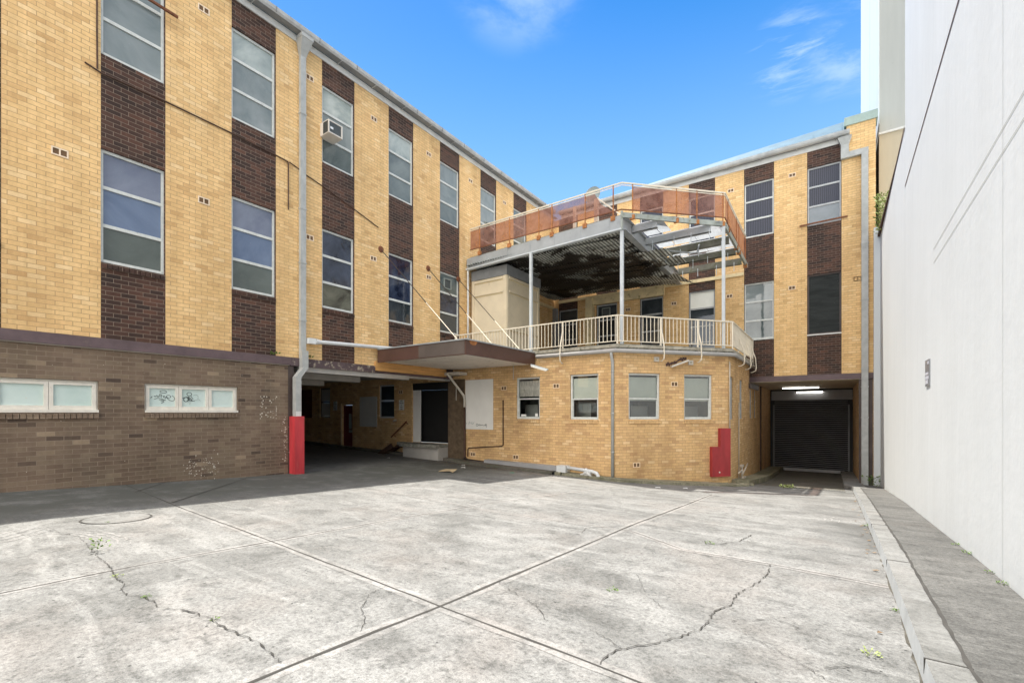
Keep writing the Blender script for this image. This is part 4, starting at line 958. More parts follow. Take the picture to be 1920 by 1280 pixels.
b.build('downpipe', 'downpipe_grey', AW, True)
# footing kerb round the annex
b = MB()
def footing(pts, ins, o, zt):
    for i in range(len(pts)-1):
        (x0, y0), (x1, y1) = pts[i], pts[i+1]; (u0, v0), (u1, v1) = ins[i], ins[i+1]; z0, z1 = zt[i], zt[i+1]
        b.quad([(x0, y0, z0-.5), (x1, y1, z1-.5), (x1, y1, z1), (x0, y0, z0)]); b.quad([(x0, y0, z0), (x1, y1, z1), (u1, v1, z1+.004), (u0, v0, z0+.004)])
footing([(-6.9, 12.62), (-5.1, 12.70), (-4.6, 13.05), (-2.45, 15.55), (-2.15, 16.2), (-2.2, 16.7)], [(-6.9, 13), (-5.31, 13), (-5.0, 13.3), (-3.0, 15.8), (-2.72, 16.1), (-2.72, 16.7)], .3, [-1.88, -1.93, -1.97, -2.22, -2.27, -2.30])
b.quad([(-6.9, 12.62, -2.5), (-6.9, 12.62, -1.90), (-6.9, 13, -1.90), (-6.9, 13, -2.5)])
struct(b.build('footing_kerb', 'kerb_mossy'))
b = MB(); rr = random.Random(12)
for k in range(26):
    a = 1.3+k*.1; zb_ = -2.06-a*.055; b.fbox(BF, a, a+rr.uniform(.05, .11), .001, .004, zb_-rr.uniform(.02, .10), zb_+rr.uniform(-.01, .05))
b.build('whitewash_remains', 'sheet_white', AW)
b = MB(); b.box(-7.13, 12.58, -2.2, -6.93, 12.9, -1.86); struct(b.build('kerb_block', 'kerb_mossy'))
b = MB()
xs_ = rng(-24, -7.15, 1.0)
for x0, x1 in zip(xs_, xs_[1:]):
    z0, z1 = G(x0, 12.6)+.10, G(x1, 12.6)+.10
    y_ = 12.45 if x0 > -11.9 else 12.7
    b.quad([(x0, y_, z0), (x1, y_, z1), (x1, 13.0, z1), (x0, 13.0, z0)]); b.quad([(x0, y_, z0-.2), (x1, y_, z1-.2), (x1, y_, z1), (x0, y_, z0)])
struct(b.build('wall_kerb', 'driveway_dark'))
b = MB(); c = []
for x, z in ((-10.05, -1.655), (-7.12, -1.70)): c += [(x, 12.72, z-.16), (x, 12.72, z), (x, 12.98, z-.16), (x, 12.98, z)]
b._hex(c, 0); b.box(-8.62, 12.71, -1.85, -8.58, 12.985, -1.672)
for x in (-9.8, -8.9, -7.9, -7.3): b.box(x, 12.75, -2.1, x+.06, 12.95, -1.8)
tag(b.build('cable_trunking', 'header_grey'), 'long grey metal box trunking lying along the foot of the annex wall', 'trunking')
pv = thing('floor_pipe', 'white plastic pipe with an elbow ending at the annex corner', 'pipe', None, (-6.4, 12.8, -1.9))
at(MB().box(-7.12, 12.68, -1.87, -6.80, 12.98, -1.66).build('junction_box', 'pvc_white'), pv)
at(MB().tube([(-6.80, 12.83, -1.72), (-5.95, 12.80, -1.78), (-5.80, 12.78, -1.82), (-5.74, 12.76, -1.90), (-5.73, 12.76, -2.02)], .055, 10).tube([(-6.2, 12.8, -1.765), (-6.12, 12.8, -1.77)], .075, 10).build('pipe', 'pvc_white', None, True), pv)
b = MB(); b.box(-6.2, 12.72, -1.95, -5.98, 12.9, -1.80); b.tube([(-6.3, 12.75, -1.9), (-6.1, 12.7, -1.82), (-5.95, 12.73, -1.93)], .03, 6)
at(b.build('valve', 'paper'), pv)
# pipes and conduits on the annex
def pipe(pts, r, mat, label, cat='pipe', name='pipe'): return tag(MB().tube(pts, r, 8).build(name, mat, None, True), label, cat)
pipe([AF.p(-9.40, .03, .43), AF.p(-9.40, .03, -1.13), AF.p(-9.45, .03, -1.17), AF.p(-10.95, .03, -1.30), AF.p(-11.0, .03, -1.35), AF.p(-11.0, .03, -1.62)], .020, 'pipe_rust', 'dark conduit running down and back along the brick beside the white board', 'conduit', 'conduit')
cp = thing('canopy_drain', 'white drainpipe angling from the canopy down the brick pier', 'pipe', None, (-11.15, 12.9, -1.7))
at(MB().tube([(-11.45, 12.3, 1.42), (-11.42, 12.35, 1.38), (-11.14, 12.90, .62), (-11.12, 12.93, .52), (-11.12, 12.93, .20)], .045, 8).build('upper_pipe', 'pipe_white', None, True), cp)
at(MB().tube([(-11.12, 12.93, .20), (-11.12, 12.93, -1.62), (-11.05, 12.93, -1.72)], .040, 8).build('lower_pipe', 'pipe_rust', None, True), cp)
at(MB().tube([(-11.12, 12.9, -1.68), (-10.9, 12.9, -1.74), (-10.05, 12.86, -1.78)], .05, 8).build('foot', 'pipe_black', None, True), cp)
at(MB().box(-11.9, 12.45, 1.36, -10.98, 12.9, 1.46).build('bracket', 'pipe_white'), cp)
pipe([AF.p(-11.55, .05, 1.05), AF.p(-11.55, .05, .45)], .014, 'pipe_white', 'short thin white rod hanging on the rough pier', 'rod', 'hanging_rod')
pipe([AF.p(-8.95, .05, 1.6), AF.p(-8.95, .05, 1.12)], .012, 'pipe_white', 'short thin rod hanging below the canopy above the annex windows', 'rod', 'hanging_rod')
pipe([CF.p(.0, .03, 1.62), CF.p(-.02, .04, 1.55), CF.p(-.02, .04, -.55)], .017, 'pipe_white', 'thin cream conduit down the annex corner to the red casing', 'conduit', 'conduit')
pipe([CF.p(2.3, .02, .36), CF.p(1.78, .04, .34), CF.p(1.72, .04, .25), CF.p(1.72, .04, -2.35)], .017, 'pipe_white', 'thin cream pipe on the annex side wall ending above the taps', 'pipe')
tp = thing('tap_stand', 'pair of cream taps and valves low on the annex side wall', 'tap', None, CF.p(2.2, .1, -2.4))
at(MB().tube([CF.p(1.4, .08, -2.08), CF.p(2.2, .08, -2.06)], .028, 8).tube([CF.p(2.0, .09, -1.9), CF.p(2.05, .09, -2.35)], .04, 8).tube([CF.p(2.3, .09, -2.2), CF.p(3.3, .10, -1.93)], .024, 8).build('pipework', 'tap_white', None, True), tp)
at(MB().fbox(CF, 2.0, 2.5, .04, .16, -2.42, -2.3).build('valve', 'tap_white'), tp); at(MB().fbox(CF, 1.9, 2.15, .04, .14, -1.92, -1.85).build('handle', 'tap_white'), tp)
# red L shaped pipe casing on the chamfer wall
b = MB(); b.fbox(BF, 3.60, 3.975, .0, .12, -2.02, -.50); b.fbox(BF, 3.29, 3.5995, .0, .12, -2.02, -1.08); b.fbox(BF, 3.29, 3.31, .12, .124, -2.0, -1.1)
rc = tag(b.build('pipe_casing', 'red_paint'), 'red painted steel L shaped casing on the annex corner', 'casing')
MB().tube([BF.p(3.56, .12, -1.88), BF.p(3.56, .128, -1.88)], .025, 10).build('rivet', 'sign_white', rc)
for a, z, lb in ((1.30, 1.55, 'small square white junction box left of the tilted lamp on the annex'), (2.50, 1.48, 'small square white junction box right of the tilted lamp on the annex')):
    o = tag(MB().fbox(BF, a, a+.16, .0, .05, z, z+.14).build('junction_box', 'pipe_white'), lb, 'junction box')
    MB().fbox(BF, a+.05, a+.11, .05, .056, z+.05, z+.10).build('cover_plate', 'slab_face', o)
fl = thing('wall_lamp', 'tilted broken fluorescent fitting with peeling back on the annex wall', 'light', None, BF.p(2.1, .1, 1.5))
at(MB().beam(BF.p(1.84, .10, 1.40), BF.p(2.40, .16, 1.60), .10, .05).build('housing', 'pipe_white'), fl)
b = MB(); rr = random.Random(5)
for k in range(16):
    t_ = k/15; a = 1.72+.68*t_; z = 1.44+.24*t_+rr.uniform(-.02, .03); b.fbox(BF, a, a+rr.uniform(.03, .06), .0, .02, z-.03, z+rr.uniform(.02, .07))
at(b.build('torn_backing', 'canopy_brown'), fl)

# ------------------------------------------------------------------ balcony railing (three runs)
def railing(p, q, n, label, stays=(), zt=2.88, zb=2.12, leftmost=False):
    t = thing('balcony_railing', label, 'railing', 'cream railings round the annex balcony', (p[0], p[1], 2.03))
    P = Vector((p[0], p[1], 0)); Q = Vector((q[0], q[1], 0)); D = (Q-P); d = D.normalized(); nrm = Vector((d.y, -d.x, 0))
    at(MB().beam(P+Vector((0, 0, zt)), Q+Vector((0, 0, zt)), .045, .035).build('top_rail', 'railing_cream'), t)
    at(MB().beam(P+Vector((0, 0, zb)), Q+Vector((0, 0, zb)), .035, .025).build('bottom_rail', 'railing_cream'), t)
    base = MB().box(-.0085, -.0085, zb+.0125, .0085, .0085, zt-.0175).build('baluster', 'railing_cream'); 
    for k in range(n):
        o = base if k == 0 else base.copy()
        if k: COL.objects.link(o)
        pos = P+D*((k+.5)/n); o.location = pos; at(o, t); 
    for s in stays:
        c = P+d*s; o1 = nrm
        pts = [c+o1*.02+Vector((0, 0, 2.55)), c+o1*.05+Vector((0, 0, 2.45)), c+o1*.16+Vector((0, 0, 2.1)), c+o1*.19+Vector((0, 0, 1.75)), c+o1*.17+Vector((0, 0, 1.62)), c+o1*.06+Vector((0, 0, 1.56)), c-o1*.0+Vector((0, 0, 1.56))]
        at(MB().tube(pts, .020, 6).box(c.x-.022, c.y-.022, 1.8, c.x+.022, c.y+.022, 2.86).build('stay', 'railing_cream', None, False), t)
    for e in ((P, Q) if leftmost else (Q,)): at(MB().box(e.x-.02, e.y-.02, 1.95, e.x+.02, e.y+.02, 2.90).build('post', 'railing_cream'), t)
    return t
Rl = [(-11.6, 12.97), (-5.22, 12.97), (-2.60, 16.03), (-2.60, 20.6)]
railing(Rl[0], Rl[1], 50, 'cream balustrade across the front of the balcony, from the canopy to the annex corner', (4.55,), leftmost=True)
railing(Rl[1], Rl[2], 31, 'cream balustrade along the slanting corner of the balcony, above the tilted wall lamp', (1.45, 2.75))
railing(Rl[2], Rl[3], 36, 'cream balustrade along the right side of the balcony, seen almost end on', (1.1, 2.6, 4.0))

# ------------------------------------------------------------------ canopy over the dock
CN = thing('canopy', 'flat brown canopy with white soffit hung over the undercroft entrance', 'canopy', None, (-10, 11, 1.55))
x0, x1, y0, y1, z0, z1 = XL+.08, -8.05, 9.42, 12.90, 1.56, 1.95
b = MB(); b.box(x0, y0, z0, x1, y0+.05, z1); b.box(x1-.05, y0+.051, z0, x1, y1, z1); b.box(x0, y0+.052, 1.88, x1-.052, y1, 1.93, 0)
at(b.build('fascia', 'canopy_brown'), CN)
at(MB().box(-9.85, y0-.006, z0+.02, -8.1, y0-.001, z1-.01).build('patch', 'canopy_patch'), CN)
at(MB().box(x0, y0+.052, z0+.03, x1-.052, y1, z0+.06).build('soffit', 'soffit_white'), CN)
b = MB(); b.box(x0, y0-.03, z1+.001, x1+.03, y0+.05, z1+.035); b.box(x1-.05, y0+.051, z1+.001, x1+.032, y1, z1+.034); b.box(x0, y0+.051, 1.935, x1-.051, y1, 1.965)
at(b.build('flashing', 'flashing'), CN)
b = MB(); 
for k in range(9):
    a = math.pi*k/8; a2 = math.pi*(k+1)/8
    if k < 8: b.quad([(x1+.004, 9.72, z1-.0), (x1+.004, 9.72-.17*math.cos(a), z1-.12*math.sin(a)), (x1+.004, 9.72-.17*math.cos(a2), z1-.12*math.sin(a2))])
at(b.build('rust_stain', 'rust_orange'), CN)
rods = [((9.61, 5.17), (-8.45, 9.5, 1.97)), ((11.69, 5.10), (-8.3, 11.0, 1.97)), ((13.3, 5.10), (-8.2, 12.3, 1.97))]
rods[0] = ((9.61, 5.17), (-8.4, 9.5, 1.97))
for (a, z), e in rods:
    s = Vector(LF.p(a, .0, z)); e = Vector(e); m_ = s+(e-s)*.62
    at(MB().tube([s, m_], .012, 6).build('tie_rod', 'pipe_black'), CN); at(MB().tube([m_, e], .012, 6).build('tie_rod', 'railing_cream'), CN)
    b = MB(); b.tube([s+Vector((-.01, 0, 0)), s+Vector((.03, 0, 0))], [.11, .09], 14); at(b.build('rod_plate', 'rust'), CN)
bl = thing('bulkhead_lamp', 'long cream bulkhead lamp sticking out at the right end of the canopy', 'light', None, (-7.75, 12.7, 1.45))
at(MB().beam((-7.98, 12.55, 1.53), (-7.45, 12.72, 1.36), .12, .06).build('housing', 'flashing'), bl)
at(MB().beam((-7.95, 12.52, 1.49), (-7.48, 12.68, 1.335), .09, .05).build('diffuser', 'diffuser'), bl)

# ------------------------------------------------------------------ cream plant room on the balcony
PR = thing('plant_room', 'tall cream panelled cupboard room on the balcony beside the left wing', 'shed', None, (-10.8, 15, 2.03))
bx0, bx1, by0, by1, bz0, bz1 = XL+.10, -9.98, 14.0, 16.3, 2.03, 5.14
at(MB().box(bx0, by0, bz0, bx1, by1, bz1).build('body', 'cream_paint'), PR)
b = MB()
for x in (bx0, bx1-.14): b.box(x, by0-.03, bz0, x+.14, by0-.001, bz1)
for z in (bz1-.12, bz1-.62, 3.1): b.box(bx0+.141, by0-.05, z, bx1-.141, by0-.001, z+.07)
for y in (by0, by1-.14): b.box(bx1+.001, y, bz0, bx1+.03, y+.14, bz1)
for z in (bz1-.12, bz1-.62, 3.1): b.box(bx1+.001, by0+.141, z, bx1+.05, by1-.141, z+.07)
at(b.build('trim', 'cream_paint'), PR)
b = MB()
for z in (bz1-.15, bz1-.66, 3.06): b.box(bx0+.141, by0-.012, z, bx1-.141, by0-.001, z+.028); b.box(bx1+.001, by0+.141, z, bx1+.012, by1-.141, z+.028)
at(b.build('mould_line', 'cream_dirty'), PR)
pipe([LF.p(13.72, .12, 5.5), LF.p(13.72, .12, 1.95)], .035, 'pvc_white', 'thin vertical white pipe between the left wing and the cream plant room', 'pipe', 'pipe')

# ------------------------------------------------------------------ roof deck (steel frame)
RD = thing('roof_deck', 'raised steel roof deck with corrugated underside, half of it stripped to bare joists', 'roof deck', None, (-6, 16, 2.03))
D0, D1, D2, D3 = (XL+.03, 13.78), (-5.25, 13.40), (-2.80, 15.88), (-2.82, 20.62)
V = lambda p, z: Vector((p[0], p[1], z))
b = MB(); b.beam(V(D0, 5.785), V(D1, 5.785), .04, .40)
for i in range(1, 7):
    q = V(D0, 0).lerp(V(D1, 0), i/6.4); b.beam((q.x, q.y-.025, 5.6), (q.x, q.y-.025, 5.98), .02, .03)
at(b.build('edge_beam', 'steel_grey'), RD)
at(MB().beam(V(D0, 5.565), V(D1, 5.565), .16, .045).build('edge_flange', 'steel_light'), RD)
b = MB(); b.beam(V(D0, 6.02)+Vector((0, .2, 0)), V(D1, 6.02)+Vector((0, .2, 0)), .04, .16); b.box(D1[0]-.03, D1[1]-.03, 5.55, D1[0]+.03, D1[1]+.03, 6.12); at(b.build('upper_edge', 'steel_dirty'), RD)
at(MB().beam(V(D1, 6.0), V(D2, 5.98), .07, .15).build('edge_beam', 'steel_dirty'), RD)
at(MB().beam(V(D2, 5.95), V(D3, 5.9), .07, .18).build('edge_beam', 'steel_dirty'), RD)
for p in ((-8.62, 13.56), (-5.27, 13.46), (-2.83, 15.84)):
    b = MB(); b.box(p[0]-.046, p[1]-.046, 2.03, p[0]+.046, p[1]+.046, 5.54 if p[0] < -4 else 5.9); at(b.build('post', 'steel_light'), RD)
# main I beam from the corner to the rear wing
b = MB(); i0 = (-5.25, 13.45); i1 = (-5.47, 20.65)
b.beam(V(i0, 5.78), V(i1, 5.78), .03, .42); b.beam(V(i0, 5.575), V(i1, 5.575), .20, .03); b.beam(V(i0, 5.985), V(i1, 5.985), .20, .03)
at(b.build('main_beam', 'steel_grey'), RD)
for y, m in ((14.25, 'steel_grey'), (15.55, 'steel_grey'), (16.95, 'beam_mossy'), (18.3, 'beam_mossy'), (19.6, 'beam_mossy')):
    xe = -2.83 if y > 15.9 else -5.25+(y-13.4)/(2.48)*2.45
    b = MB(); b.beam((-5.25, y, 5.83), (xe-.03, y, 5.83), .03, .24); b.beam((-5.25, y+.04, 5.72), (xe-.03, y+.04, 5.72), .11, .02); at(b.build('joist', m), RD)
rr = random.Random(11)
b = MB()
for y in (15.55, 16.95, 18.3, 19.6):
    for k in range(4):
        x = -5.0+k*.62+rr.uniform(-.1, .1)
        if x < -3.0: b.box(x, y-.03, 5.73-rr.uniform(.15, .32), x+.022, y-.008, 5.82)
at(b.build('hanger', 'steel_light'), RD)
# loose sheets lying over the open bays
b = MB(); rr = random.Random(4)
y = 14.3
for y0_, y1_ in ((14.3, 15.5), (15.6, 16.9), (17.0, 18.25), (18.35, 19.0)):
    x = -5.15
    while x < -2.95:
        w_ = rr.uniform(.35, .75); xe = min(x+w_, -2.9)
        lim = -5.25+(y0_-13.4)/2.48*2.45
        if y0_ < 15.5 and x > lim-.2: break
        z_ = 6.0+rr.uniform(0, .02); sg = rr.uniform(-.03, .03)
        if rr.random() > .06: b.quad([(x, y0_, z_), (xe, y0_, z_+sg), (xe-.02, y1_, z_+sg), (x-.02, y1_, z_)], rr.choice([0, 0, 1]))
        x = xe+.01
at(b.build('loose_sheets', ['sheet_plain', 'sheet_dotted']), RD)
# corrugated underside, sagging
b = MB(); wl = .12; nx = int((D1[0]-.12+11.64)/wl*4); rows = rng(13.62, 20.5, .55); X0 = -11.64
for j in range(len(rows)-1):
    zdrop = -.02*(j % 3); base = len(b.v)
    for i in range(nx+1):
        x = X0+wl/4*i
        for y in (rows[j], rows[j+1]+.02):
            sag = .05*mnoise.noise(Vector((x*.5, y*.6, 3)))+.02*mnoise.noise(Vector((x*2, y*2, 9)))
            edge = max(0, (x+6.6))*max(0, (y-16.5))*.02
            b.v.append((x, y+(.10*math.sin(x*.8) if j else 0), 5.70+.025*math.sin(i*math.pi/2)+zdrop+sag-edge))
    for i in range(nx):
        q = base+i*2; b.f.append((q, q+2, q+3, q+1)); b.mi.append(0); b.uvs.append(None)
for (px_, py_) in ((-5.1, 15.6), (-4.9, 16.6)):     # torn sheets poking under the main beam
    base = len(b.v)
    for i in range(25):
        x = px_-.6+i*.045
        for y, dz in ((py_, 0), (py_+.9, -.02)): b.v.append((x, y+.15*i/24, 5.52+.018*math.sin(i*math.pi/2)+dz+.05*i/24))
    for i in range(24): q = base+i*2; b.f.append((q, q+2, q+3, q+1)); b.mi.append(0); b.uvs.append(None)
at(b.build('corrugated_lining', 'corrugated_zinc'), RD)
b = MB(); b.quad([(-5.6, 18.9, 5.5), (-5.1, 18.6, 5.5), (-4.6, 19.6, 5.25), (-5.5, 19.4, 5.5)]); b.quad([(-6.2, 17.6, 5.45), (-5.5, 17.3, 5.5), (-5.1, 18.5, 5.2), (-5.9, 18.1, 5.42)])
at(b.build('torn_flap', 'corrugated_zinc'), RD)
at(MB().prism([(XL+.06, 13.9), (-5.35, 13.55), (-5.55, 20.6), (XL+.06, 20.6)], 5.80, 5.93).build('deck', 'steel_grey'), RD)
at(MB().box(XL+.08, 13.97, 5.15, -9.95, 16.4, 5.53).build('bulkhead', 'gutter_dark'), RD)
at(MB().tube([(-4.7, 16.2, 5.62), (-4.0, 16.6, 5.5), (-3.85, 16.8, 5.55), (-3.8, 16.9, 5.85)], .03, 8).build('hose', 'steel_grey', None, True), RD)
# ledgers in cream paint against the two wings, and their column
b = MB(); b.fbox(RF, XL+.25, -2.95, .0, .05, 5.56, 5.70)
b.fbox(RF, -9.75, -6.1, .051, .22, 5.20, 5.62); b.box(-9.85, YR-.35, 2.03, -9.50, YR-.06, 5.55); b.fbox(LF, 16.4, 20.6, .0, .06, 5.25, 5.40)
b.build('balcony_ledger', 'cream_dirty', RW)
b = MB(); b.box(XL+.02, YR-.25, 2.03, XL+.22, YR-.02, 5.3); b.build('corner_post', 'header_grey', RW)
fan(RF, -9.15, 4.62, .42, 'square pale exhaust fan in the dark doorway behind the balcony')
# things standing on the deck
tag(MB().box(-10.3, 14.6, 5.93, -9.2, 15.2, 6.42).build('roof_box', 'sheet_white'), 'low white box on the deck behind the left end of the rusty screen', 'box')
tag(MB().box(-8.9, 15.0, 5.93, -7.9, 15.8, 6.30).build('roof_unit', 'steel_grey'), 'grey squat equipment casing on the deck behind the rusty screen', 'equipment')
tag(MB().box(-7.5, 14.8, 5.93, -5.9, 15.9, 6.35).build('roof_unit', 'steel_dirty'), 'pale grey equipment casing on the deck near the bare corner', 'equipment')
fr_ = thing('post_frame', 'white timber posts with a diagonal brace standing on the deck', 'frame', None, (-6.6, 14.2, 5.93))
at(MB().box(-7.22, 14.0, 5.93, -7.13, 14.09, 6.98).build('post', 'railing_cream'), fr_); at(MB().box(-6.42, 13.95, 5.93, -6.30, 14.07, 7.0).build('post', 'railing_cream'), fr_)
at(MB().beam((-6.30, 13.95, 7.0), (-5.45, 13.8, 6.2), .03, .04).build('brace', 'railing_cream'), fr_)
b = MB(); b.quad([(-4.95, 14.4, 6.1), (-4.35, 14.5, 6.1), (-3.9, 15.9, 6.55), (-4.05, 15.7, 6.5)]); b.quad([(-4.95, 14.4, 6.09), (-4.05, 15.7, 6.49), (-3.9, 15.9, 6.54), (-4.35, 14.5, 6.09)])
tag(b.build('loose_panel', 'sheet_white'), 'bent white sheet lying loose across the open joists', 'panel')
# rusty mesh screens (three runs)
def screen(p, q, zb0, zt0, zb1, zt1, ts, gaps, label):
    t = thing('mesh_screen', label, 'screen', 'rusty copper coloured screens round the deck', (p[0], p[1], 6.0))
    P = V(p, 0); Q = V(q, 0)
    def pt(s, z0_, z1_): r = P.lerp(Q, s); r.z = z0_+(z1_-z0_)*s; return r
    at(MB().beam(pt(0, zt0, zt1), pt(1, zt0, zt1), .05, .035).beam(pt(0, zt0-.07, zt1-.07), pt(1, zt0-.07, zt1-.07), .02, .02).build('top_rail', 'railing_cream'), t)
    at(MB().beam(pt(0, zb0, zb1), pt(1, zb0, zb1), .03, .03).build('bottom_rail', 'rust'), t)
    for s in ts:
        a = pt(s, zb0-.22, zb1-.22); c = pt(s, zt0-.02, zt1-.02)
        at(MB().beam(a, c, .03, .03).box(a.x-.07, a.y-.05, a.z-.07, a.x+.07, a.y+.02, a.z+.07).build('post', 'rust_orange'), t)
    al = [0]+list(ts)+[1]
    al = sorted(set(al))
    for s0, s1 in zip(al, al[1:]):
        if s1-s0 < .02 or any(g0 <= (s0+s1)/2 <= g1 for g0, g1 in gaps): continue
        e = .004; a0_ = pt(s0+e, zb0+.02, zb1+.02); a1_ = pt(s1-e, zb0+.02, zb1+.02); c1_ = pt(s1-e, zt0-.085, zt1-.085); c0_ = pt(s0+e, zt0-.085, zt1-.085)
        at(MB().quad([a0_, a1_, c1_, c0_]).build('panel', 'copper_screen'), t)
    return t, pt
s1_, pt = screen((-11.55, 13.75), (-5.25, 13.40), 6.30, 7.10, 6.17, 6.98, (.08, .31, .515, .60, .80, .955), ((.955, 1.01), (.80, .955)), 'rusty translucent screen along the front of the deck, running to the left wing')
pt2 = lambda s, h: pt(s, 6.30+h*.69+.02, 6.17+h*.69+.02)
at(MB().quad([pt2(.803, 0), pt2(.95, 0), pt2(.89, .45), pt2(.855, 1.0), pt2(.803, 1.0)]).build('panel', 'copper_screen'), s1_)
screen(D1, D2, 6.17, 6.98, 6.19, 6.97, (.10, .52, .72, .98), ((0, .10),), 'rusty translucent screen along the slanting corner of the deck')
screen(D2, (-2.82, 20.3), 6.19, 6.97, 6.0, 6.97, (.12, .5, .62, .98), (), 'rusty translucent screen on the right side of the deck, seen almost end on')

# ------------------------------------------------------------------ neighbour on the right
NB = thing('white_building', 'tall smooth white rendered building filling the right side', 'building')
b = MB(); HB = 24
poly = [(wallx(-12), -12), (wallx(13.05), 13.05), (14, 13.05), (14, -12)]
b.prism(poly, -3.2, HB); b.prism([(wallx(13.05), 13.055), (wallx(YR-.02), YR-.02), (14, YR-.02), (14, 13.055)], -3.2, 6.15)
b.build('wall', 'white_render', NB)
b = MB()
def wstrip(y0, y1, z, h, d=.004):
    n = 6
    for i in range(n):
        a = y0+(y1-y0)*i/n; c = y0+(y1-y0)*(i+1)/n
        b.quad([(wallx(a)-d, a, z), (wallx(c)-d, c, z), (wallx(c)-d, c, z+h), (wallx(a)-d, a, z+h)])
wstrip(-12, 13.04, 4.86, .05); b.build('joint_groove', 'pipe_rust', NB)
b = MB(); wstrip(-12, 9.32, 2.45, .011); wstrip(-12, 9.30, 2.245, .011); b.quad([(wallx(5.7)-.004, 5.7, -1.5), (wallx(5.706)-.004, 5.706, -1.5), (wallx(5.68)-.004, 5.68, 12), (wallx(5.674)-.004, 5.674, 12)]); b.build('hairline', 'grey_render', NB)
b = MB(); b.quad([(wallx(13.06)-.012, 13.06, 6.155), (wallx(YR-.02)-.012, YR-.02, 6.155), (wallx(YR-.02)-.012, YR-.02, 6.22), (wallx(13.06)-.012, 13.06, 6.22)])
b.box(wallx(13.06)+.01, 13.06, 6.155, 1.6, YR-.03, 6.23); b.build('parapet_flashing', 'pipe_rust', NB)
b = MB(); b.box(1.205, YR-.18, -3.0, 1.385, YR-.03, 6.5); b.build('corner_pilaster', 'white_render', NB)
TW = thing('tower_block', 'tall pale tower with grey front rising behind the end of the rear wing', 'building')
MB().box(1.40, 21.2, 10.07, 10, 33.9, 26).build('upper_wall', 'grey_render', TW)
MB().box(1.392, 21.22, -3, 9.9, 33.8, 10.0).build('lower_wall', 'tan_render', TW)
MB().box(1.384, 21.16, 10.0, 10.02, 21.5, 10.07).build('drip_flashing', 'fascia_white', TW)
MB().box(1.385, 21.19, 10.4, 1.398, 33.85, 26.01).build('side_wall', 'white_render_far', TW)
MB().box(1.382, 26.0, 10.4, 1.3845, 26.05, 26).build('joint', 'grey_render', TW)
pq = thing('wall_plaque', 'small grey information plate fixed low on the white wall', 'sign', None, (1.25, 9.8, .6))
YP0, YP1 = 9.62, 10.02; b = MB(); xx = wallx(9.8)
b.box(xx-.014, YP0, .42, xx-.002, YP1, .84); at(b.build('plate', 'plaque'), pq)
b = MB(); 
for y0_, y1_, z0_, z1_ in ((9.66, 9.80, .765, .81), (9.70, 9.98, .60, .64), (9.68, 9.98, .53, .585), (9.75, 9.98, .455, .52)): b.box(xx-.017, y0_, z0_, xx-.0145, y1_, z1_)
at(b.build('lettering_band', 'plaque_white'), pq)

# ------------------------------------------------------------------ weeds, bush, litter
def leafcluster(b, c, n, size, spread, up=.5, seed=0):
    rr = random.Random(seed)
    for k in range(n):
        a = rr.uniform(0, 2*math.pi); r = spread*rr.random()**.6; z = rr.random()*up
        p = Vector((c[0]+r*math.cos(a), c[1]+r*math.sin(a), c[2]+z))
        d = Vector((math.cos(a+rr.uniform(-.8, .8)), math.sin(a+rr.uniform(-.8, .8)), rr.uniform(.1, 1.0))).normalized(); s = size*rr.uniform(.6, 1.3)
        sd = d.cross(Vector((rr.uniform(-1, 1), rr.uniform(-1, 1), 1))).normalized()*s*.32
        b.quad([p, p+d*s*.5+sd, p+d*s, p+d*s*.5-sd])
        if z > .05 and k % 3 == 0: b.quad([(c[0], c[1], c[2]), tuple(p), (p.x+.003, p.y, p.z)])
weeds = [(-5.95, 1.42, .10, 'spindly green weed standing at the start of the left paving crack'), (-4.92, 1.28, .05, 'low green weed in the left crack, above its sharp bend'), (-4.18, 1.25, .04, 'bright green tuft at the bend of the left paving crack'),
         (-3.36, 1.38, .035, 'tiny green tuft halfway along the left paving crack'), (-1.50, 3.62, .05, 'small grass tuft alone in the middle of the paving'), (-1.23, 5.98, .06, 'pair of flat green weeds in the far right paving'),
         (.20, 3.55, .06, 'thin yellowish grass tuft near the kerb'), (.45, 9.3, .06, 'green weed against the far kerb face'), (.40, 4.6, .04, 'small weed where kerb meets paving, near the middle'),
         (1.20, 7.45, .045, 'farthest of the weeds growing along the foot of the white wall'), (1.195, 6.86, .06, 'widest weed at the foot of the white wall'), (1.185, 5.96, .045, 'thin weed at the foot of the white wall, second from the camera'), (1.18, 5.55, .05, 'nearest weed at the foot of the white wall'),
         (-1.15, 17.0, .22, 'pale leafy sprig on the dark driveway before the roller door'), (1.13, 20.5, .26, 'leafy green plant at the foot of the brown jamb beside the white pilaster'), (-.05, 2.3, .03, 'tiny weed at the right end of the long paving joint'),
         (-7.55, 1.86, .03, 'tiny moss tuft on the rim of the round access cover')]
for i, (x, y, s, lb) in enumerate(weeds):
    b = MB(); big = s > .15; off_ = .13 if x > .6 else 0
    leafcluster(b, (x, y, G(x, y)+off_), 70 if big else 34, s*.32, s*(.9 if big else .8), s*(1.3 if i in (0, 14) else .4), i)
    tag(b.build('weed', 'weed_light' if i in (13, 6, 1) else 'weed_green'), lb, 'weed', 'weeds in the yard')
b = MB(); leafcluster(b, (1.52, 19.9, 6.1), 700, .10, .33, 1.25, 50)
bush = thing('bush', 'pale green leafy bush growing behind the parapet of the white building', 'bush', None, (1.5, 19.9, 6.1))
at(b.build('foliage', 'weed_light'), bush); at(MB().tube([(1.52, 19.9, 6.0), (1.5, 19.9, 6.6), (1.45, 19.85, 7.1)], [.03, .02, .01], 6).build('stem', 'rust'), bush)
